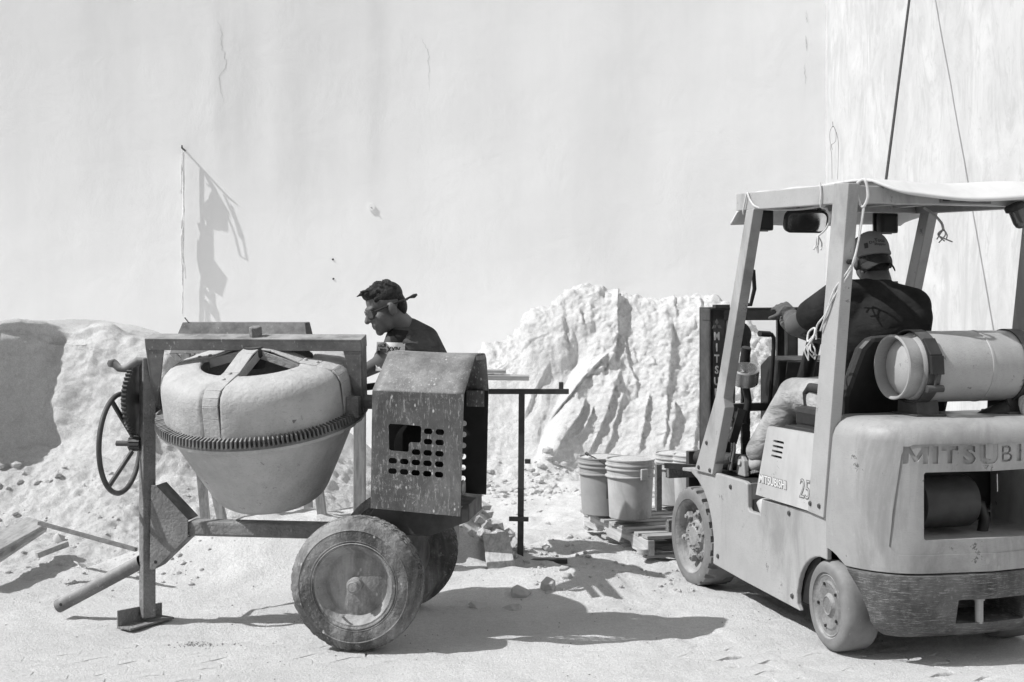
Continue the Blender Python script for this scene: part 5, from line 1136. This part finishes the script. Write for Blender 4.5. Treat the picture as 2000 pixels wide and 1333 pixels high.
def bucket(px, Y, py_bottom, h, r, mat, lab, grp='buckets on the pallet', fill=True, rot=0):
    p = P(px, py_bottom, Y); o = thing('bucket', lab, 'bucket', p, rot, grp)
    k = r / .150
    pr = [(0, .0), (.125 * k, .0), (.131 * k, .006), (.143 * k, h * .70), (.158 * k, h * .705), (.158 * k, h * .725), (.145 * k, h * .73), (.147 * k, h * .82), (.157 * k, h * .825), (.157 * k, h * .845), (.148 * k, h * .85), (.148 * k, h * .89), (.157 * k, h * .895), (.157 * k, h * .915), (.149 * k, h * .92), (.150 * k, h * .975), (.155 * k, h * .98), (.155 * k, h), (.147 * k, h), (.140 * k, h * .6), (.125 * k, .008), (0, .008)]
    MB().lathe(pr, 56).build('shell', M[mat], o, True, angle=35)
    if fill:
        n = 24; m = MB(); m.lathe([(.145 * k, h * .97), (.11 * k, h * 1.0), (.06 * k, h * 1.02), (0, h * 1.03)], n, None, lambda t, j: .006 * math.sin(5 * t + j)); m.build('sand_fill', M['sandR'], o, True)
    MB().box((.152 * k * math.cos(R(-62)), .152 * k * math.sin(R(-62)), h * .77), (.05, .03, .07), Euler((0, 0, R(28)))).build('handle_ear', M[mat], o, False, .006)
    return o
b1 = bucket(1231, 8.42, 1011, .365, .148, 'bucket', 'pale dusty bucket nearest the viewer on the pallet, full to the brim')
b2_ = bucket(1176, 8.72, 1003, .365, .148, 'bucket2', 'greyer bucket with a dark label half hidden behind the nearest bucket on the pallet')
MB().tube([(.148, -.02, .30), (.03, -.172, .322), (-.06, -.125, .372), (-.115, -.10, .396)], .005, 6).build('wire_handle', M['iron'], b2_, True)
MB().cyl((-.095, -.095, .385), (-.108, -.085, .395), .010, 10).build('grip', M['iron'], b2_)
lb = patch(.11, .105, 8, 8, Matrix.Translation((.072, -.118, .165)) @ Matrix.Rotation(R(31), 4, 'Z') @ Matrix.Rotation(R(90), 4, 'X'))
sh_ = [c for c in b2_.children if c.name.startswith('shell')][0]; drape(lb, bvh_of(sh_), (-.52, .854, 0), .0015); mk('label', lb, M['greyprint'], b2_)
for zz_, ww in ((.195, .07), (.165, .05), (.135, .08)):
    lb = patch(ww, .012, 6, 2, Matrix.Translation((.072, -.118, zz_)) @ Matrix.Rotation(R(31), 4, 'Z') @ Matrix.Rotation(R(90), 4, 'X')); drape(lb, bvh_of(sh_), (-.52, .854, 0), .003); mk('label_line', lb, M['bucket2'], b2_)
bucket(1320, 9.0, 985, .34, .135, 'bucket', 'pale bucket farther back above the front wheel, left of its neighbour')
bucket(1352, 8.85, 990, .34, .125, 'bucket', 'pale bucket farther back above the front wheel, nearest the roof post')
# ================================================================== PEOPLE
def place(o, p): o.location = p; return o
# ---- worker bending behind the mixer
YW = 7.3
wk = thing('person', 'man in a dark sweat stained printed T-shirt and sunglasses bending over behind the engine hood', 'person', (P(835, 0, 7.8).x, 7.8, gz(P(835, 0, 7.8).x, 7.8)))
wo = wk.location.copy(); Wp = lambda px, py, Y: P(px, py, Y) - wo
fwd = Vector((-.88, -.36, -.36)).normalized(); upv = Vector((-.42, -.12, .90)); upv = (upv - fwd * upv.dot(fwd)).normalized(); rgt = fwd.cross(upv)
HC = Wp(752, 603, YW); MH = Matrix((rgt, fwd, upv)).transposed().to_4x4(); MH.translation = HC; MH = MH @ Matrix.Diagonal((1.05, 1.04, 1.03, 1))
nb = Wp(786, 640, YW + .10); hip = Wp(850, 830, 7.75)
shL, shR = Wp(832, 662, 7.40), Wp(766, 682, 7.24); elL, elR = Wp(872, 738, 7.36), Wp(738, 712, 7.02); haL, haR = Wp(840, 790, 7.08), Wp(688, 738, 6.92)
kL, kR = Vector((.10, -.06, .50)), Vector((-.14, .02, .50)); aL, aR = Vector((.12, .05, .08)), Vector((-.16, .10, .08))
hipL, hipR = hip + Vector((.10, -.02, -.02)), hip + Vector((-.10, .02, -.02))
ch = nb.lerp(hip, .33)
body = head_prims(MH, nb, .066) + [('c', nb.lerp(hip, .10), .065, ch, .12), ('c', ch, .12, hip, .13), ('c', shL, .050, shR, .050), ('c', shL, .052, elL, .042), ('c', shR, .052, elR, .042), ('c', elL, .042, haL, .028), ('c', elR, .042, haR, .028),
    ('c', hipL, .095, kL, .062), ('c', hipR, .095, kR, .062), ('c', kL, .060, aL, .042), ('c', kR, .060, aR, .042), ('c', aL, .045, aL + Vector((-.03, -.16, -.05)), .04), ('c', aR, .045, aR + Vector((-.03, -.16, -.05)), .04)]
body += hand_prims(haL, (haL - elL).normalized(), (-.6, -.4, -.6), .7, -1) + hand_prims(haR, (haR - elR).normalized(), (.2, -.2, -.95), .8, 1)
bo = blob('body', body, M['skin1'], wk, .0048, 5)
n1 = nb + Vector((-.01, -.02, .0))
shirt = [('c', nb.lerp(hip, .10), .083, ch, .152), ('c', ch, .152, hip + Vector((0, 0, .02)), .150), ('c', shL, .070, nb.lerp(shL, .3), .072), ('c', shR, .056, nb.lerp(shR, .3), .066), ('c', shL, .070, shL.lerp(elL, .72), .066), ('c', shR, .056, shR.lerp(elR, .62), .052), ('c', shL.lerp(shR, .22) + Vector((.01, .0, -.03)), .092, shR.lerp(shL, .25) + Vector((.02, .02, -.04)), .080), ('c', shL.lerp(shR, .3) + Vector((.02, .0, -.12)), .11, shR.lerp(shL, .35) + Vector((.03, 0.02, -.12)), .10)]
sh1 = blob('shirt', shirt, M['shirt1'], wk, .008, 5)
blob('trousers', [('c', hip + Vector((0, 0, .03)), .152, hip + Vector((0, 0, -.06)), .15), ('c', hipL, .11, kL, .08), ('c', hipR, .11, kR, .08), ('c', kL, .08, aL + Vector((0, 0, -.02)), .062), ('c', kR, .08, aR + Vector((0, 0, -.02)), .062)], M['jeans'], wk, .012, 4)
T = lambda p: MH @ Vector(p); R3 = MH.to_3x3()
hp = [('e', T((0, -.020, .060)), (.079, .098, .078), R3), ('e', T((0, .034, .094)), (.062, .056, .034), R3), ('e', T((0, -.075, .0)), (.064, .042, .07), R3)]
rr3 = random.Random(9)
for k in range(46):
    a = rr3.uniform(-1, 1); y = rr3.uniform(.045, .085); hp.append(('c', T((a * .05, y - .02, .112)), .010, T((a * .056, y + .018, .118 + rr3.uniform(-.014, .012))), .004))
for k in range(70):
    x, y = rr3.uniform(-.065, .065), rr3.uniform(-.09, .05); z = .064 + .080 * math.sqrt(max(0, 1 - (x / .082) ** 2 - ((y + .02) / .102) ** 2)); hp.append(('c', T((x, y, z - .006)), .009, T((x * 1.06, y + .008, z + .004)), .004))
blob('hair', hp, M['hair'], wk, .005, 2)
m = MB()
for s in (-1, 1):
    m.tube([T((s * .074, .078, .010)), T((s * .083, .02, .012)), T((s * .084, -.03, .014)), T((s * .075, -.085, .010)), T((s * .03, -.118, .004))], .0055, 8)
m.tube([T((-.03, -.118, .004)), T((0, -.122, .003)), T((.03, -.118, .004))], .006, 8); m.tube([T((.0, -.12, .004)), T((.005, -.145, .006)), T((.010, -.172, .004)), T((.012, -.190, .006))], [.006, .006, .012, .006], 8)
gl = m.build('sunglasses', M['black'], wk, True)
m = MB()
for s in (-1, 1):
    c = T((s * .034, .093, .002)); nx = (R3 @ Vector((s * .32, 1, -.05))).normalized(); xx = (R3 @ Vector((1, 0, 0))); m.prism([frame(c, xx - nx * xx.dot(nx), nx.cross(xx), nx) @ Vector((x, z, 0)) for x, z in rrect(0, 0, .060, .044, .018, 5)], nx * .006)
m.bar(T((-.01, .102, .012)), T((.01, .102, .012)), .008, .008); m.build('lens', M['lens'], gl, False, .002)
# sweat stained collar and the chest print, laid onto the cotton
bv = bvh_of(sh1)
cn = ((shR - shL).cross(hip - nb)).normalized(); 
if cn.y > 0: cn = -cn
xax = Vector((1, .05, 0)); pc = Wp(772, 690, 7.0)
vd = Vector((-.11, .99, -.03))
pm = patch(.155, .145, 16, 14, frame(pc + Vector((0, -.2, -.012)), Vector((.98, .1, -.04)), Vector((.08, 0, 1)))); drape(pm, bv, vd, .0035, 0); mk('shirt_print', pm, M['white'], sh1)
def on_shirt(me, nm, mat, off): drape(me, bv, vd, off, 0); return mk(nm, me, M[mat], sh1)
FMp = frame(pc + Vector((0, -.2, -.012)), Vector((.98, .1, -.04)), Vector((.08, 0, 1)))
def sub(x, y, w, h): return patch(w, h, 8, 4, FMp @ Matrix.Translation((x, y, 0)))
on_shirt(sub(-.048, .054, .048, .014), 'print_block', 'greyprint', .009); on_shirt(sub(-.048, .028, .052, .020), 'print_block', 'greyprint', .009); on_shirt(sub(-.048, -.025, .052, .04), 'print_block', 'greyprint', .009)
tm = text_mesh('XXIV', .036, FMp @ Matrix.Translation((-.018, .024, 0)), 0, .0012, .85); on_shirt(tm, 'print_lettering', 'print', .010)
cp = []
for k in range(40):
    pass
th = np.linspace(-1, 1, 15); rows = np.linspace(0, 1, 8); Xc, Yc = np.meshgrid(th, rows); wv = .055 * (1 - .55 * Yc ** 1.5); X2 = Xc * wv + .004 * np.sin(Yc * 13); Y2 = -Yc * .082 + .02
cm = grid_mesh(X2, Y2, X2 * 0, 'stain'); cm.transform(frame(Wp(784, 650, 7.0) + Vector((0, -.1, 0)), Vector((.98, .1, -.1)), Vector((.05, 0, 1)))); drape(cm, bv, vd, .003, 0); mk('sweat_stain', cm, M['collar'], sh1)

# ---- driver on the forklift, seen from behind
dr = thing('person', 'forklift driver in dark T-shirt and pale jeans, cap worn backwards', 'person', FMAT @ Vector((.50, .30, 1.04)), FR)
do = Vector((.50, .30, 1.04)); Dp = lambda x, y, z: Vector((x, y, z)) - do
hy = Vector((.20, .96, -.20)).normalized(); hu = Vector((-.02, .20, .98)); hu = (hu - hy * hu.dot(hy)).normalized(); hr = hy.cross(hu)
HC = Dp(.480, .375, 1.740); MH = Matrix((hr, hy, hu)).transposed().to_4x4(); MH.translation = HC
nb = Dp(.475, .325, 1.635); hip = Dp(.45, .27, 1.08); shL, shR = Dp(.265, .30, 1.565), Dp(.622, .25, 1.525); elL, elR = Dp(.20, .60, 1.43), Dp(.73, .45, 1.30); haL, haR = Dp(.292, .85, 1.490), Dp(.63, .70, 1.37)
kL, kR = Dp(.30, .80, 1.075), Dp(.66, .80, 1.08); aL, aR = Dp(.20, .99, .745), Dp(.64, 1.02, .70)
ch = Dp(.455, .275, 1.42)
body = head_prims(MH, nb, .066) + [('c', nb + Vector((0, 0, -.03)), .07, ch, .105), ('c', ch, .105, hip, .12), ('c', shL, .055, shR, .055), ('c', shL, .058, elL, .056), ('c', shR, .062, elR, .055), ('c', elL, .056, haL, .034), ('c', elR, .055, haR, .034), ('c', hip, .14, kL, .082), ('c', hip, .14, kR, .082), ('c', kL, .075, aL, .05), ('c', kR, .075, aR, .05)]
body += hand_prims(haL, Vector((.05, .75, .28)), Vector((.5, .2, -.85)), .35, -1) + hand_prims(haR, Vector((-.3, .75, .2)), Vector((-.3, .1, -.95)), .9, 1)
blob('body', body, M['skin2'], dr, .0068, 4)
sh2 = blob('shirt', [('c', nb + Vector((0, -.005, -.035)), .085, ch, .17), ('c', shL + Vector((.03, 0, .012)), .072, nb + Vector((0, -.01, -.045)), .07), ('c', shR + Vector((-.03, 0, .012)), .075, nb + Vector((0, -.01, -.045)), .07), ('e', ch + Vector((.005, -.01, -.02)), (.222, .135, .19), None), ('e', Dp(.455, .28, 1.20), (.215, .145, .20), None), ('c', shL, .088, nb + Vector((-.06, 0, -.05)), .07), ('c', shR, .09, nb + Vector((.06, 0, -.06)), .072), ('c', shL, .088, shL.lerp(elL, .62), .080), ('c', shR, .09, shR.lerp(elR, .62), .082), ('c', shR + Vector((0, -.01, -.05)), .09, Dp(.615, .27, 1.25), .082), ('c', shL + Vector((.02, -.02, -.06)), .08, Dp(.28, .28, 1.22), .075)], M['shirt2'], dr, .009, 5)
blob('trousers', [('c', hip + Vector((0, 0, -.01)), .17, hip + Vector((0, 0, -.03)), .165), ('c', Dp(.35, .34, 1.06), .118, kL, .088), ('c', Dp(.56, .34, 1.06), .12, kR, .088), ('c', kL, .086, aL + Vector((0, 0, .03)), .072), ('c', kR, .086, aR + Vector((0, 0, .03)), .072)], M['jeans'], dr, .010, 5)
for a, s in ((aL, -1), (aR, 1)):
    c = a + Vector((-.01 if s < 0 else .01, .07, -.055)); e = Vector((0, .95, -.30)).normalized()
    shoe = blob('shoe', [('c', c - e * .09, .042, c + e * .10, .038), ('c', a, .05, c - e * .06, .045)], M['stone'], dr, .009, 3)
    so_ = MB(); nn = Vector((0, -.30, -.95)); so_.prism([c + nn * .036 + e * y + Vector((x, 0, 0)) for x, y in [(.042 * math.cos(t), .03 + .125 * math.sin(t)) for t in np.linspace(0, 2 * math.pi, 24)[:-1]]], nn * .016); so_.build('sole', M['mud'], shoe, False, .003)
T = lambda p: MH @ Vector(p); R3 = MH.to_3x3()
CR = blob('cap', [('e', T((0, -.012, .052)), (.084, .104, .092), R3), ('e', T((0, -.045, .02)), (.080, .072, .05), R3)], M['cap'], dr, .006, 3)
# mesh back half of the cap (towards the face) and dark sides
hf = []
for s in (-1, 1): hf.append(('e', T((s * .030, .022, .046)), (.058, .078, .086), R3))
blob('cap_sides', hf + [('e', T((0, .03, .052)), (.080, .070, .088), R3)], M['capdark'], CR, .006, 3)
MHI = MH.inverted()
def trim(o, z0):                                                    # the cap ends in a straight lower edge above the ears
    for v in o.data.vertices:
        q = MHI @ v.co
        if q.z < z0: v.co = MH @ Vector((q.x * .93, q.y * .95 - .003, z0 + (q.z - z0) * .08))
trim(CR, .014)
for c_ in CR.children: trim(c_, .010)
bvc = bvh_of(CR)
blob('hair', [('e', T((0, -.035, -.015)), (.074, .078, .075), R3), ('e', T((0, -.028, -.065)), (.060, .056, .04), R3)], M['hair'], dr, .006, 3)
# brim pointing backwards
n = 22; vs = []
for i in range(n):
    t = -1 + 2 * i / (n - 1); x = t * .074; curve = -.030 * t * t
    y0_ = -.012 - .104 * math.sqrt(max(0, 1 - (t * .88) ** 2)) + .01
    for k in range(5): q = k / 4; vs.append(T((x * (1 + .05 * q), y0_ - q * .060 * (1 - .45 * t * t), .004 + curve - q * .046)))
m = MB(); m.add(vs, [(5 * i + k, 5 * i + k + 1, 5 * i + 6 + k, 5 * i + 5 + k) for i in range(n - 1) for k in range(4)]); br_ = m.build('brim', M['capdark'], CR, True); sm = br_.modifiers.new('t', 'SOLIDIFY'); sm.thickness = .004
FMc = frame(T((0, -.30, .050)), R3 @ Vector((1, 0, 0)), R3 @ Vector((0, -.25, 1)))
dv = R3 @ Vector((0, 1, .0))
for s_, x, y, size in (('Total', -.016, .020, .026), ('D+', -.040, .014, .020), ('Shopping', -.020, .004, .017)):
    tm = text_mesh(s_, size, FMc @ Matrix.Translation((x, y, 0)) @ Matrix.Rotation(R(-4), 4, 'Z'), 0, .0004, .95, shear=.2 if s_ == 'Shopping' else 0); drape(tm, bvc, dv, .0015, 0); mk('cap_lettering', tm, M['print'], CR)
q = patch(.014, .026, 4, 6, FMc @ Matrix.Translation((-.052, .008, 0))); drape(q, bvc, dv, .0015, 0); mk('cap_badge', q, M['print'], CR)
# shadowy sash: seat belt strap across the back
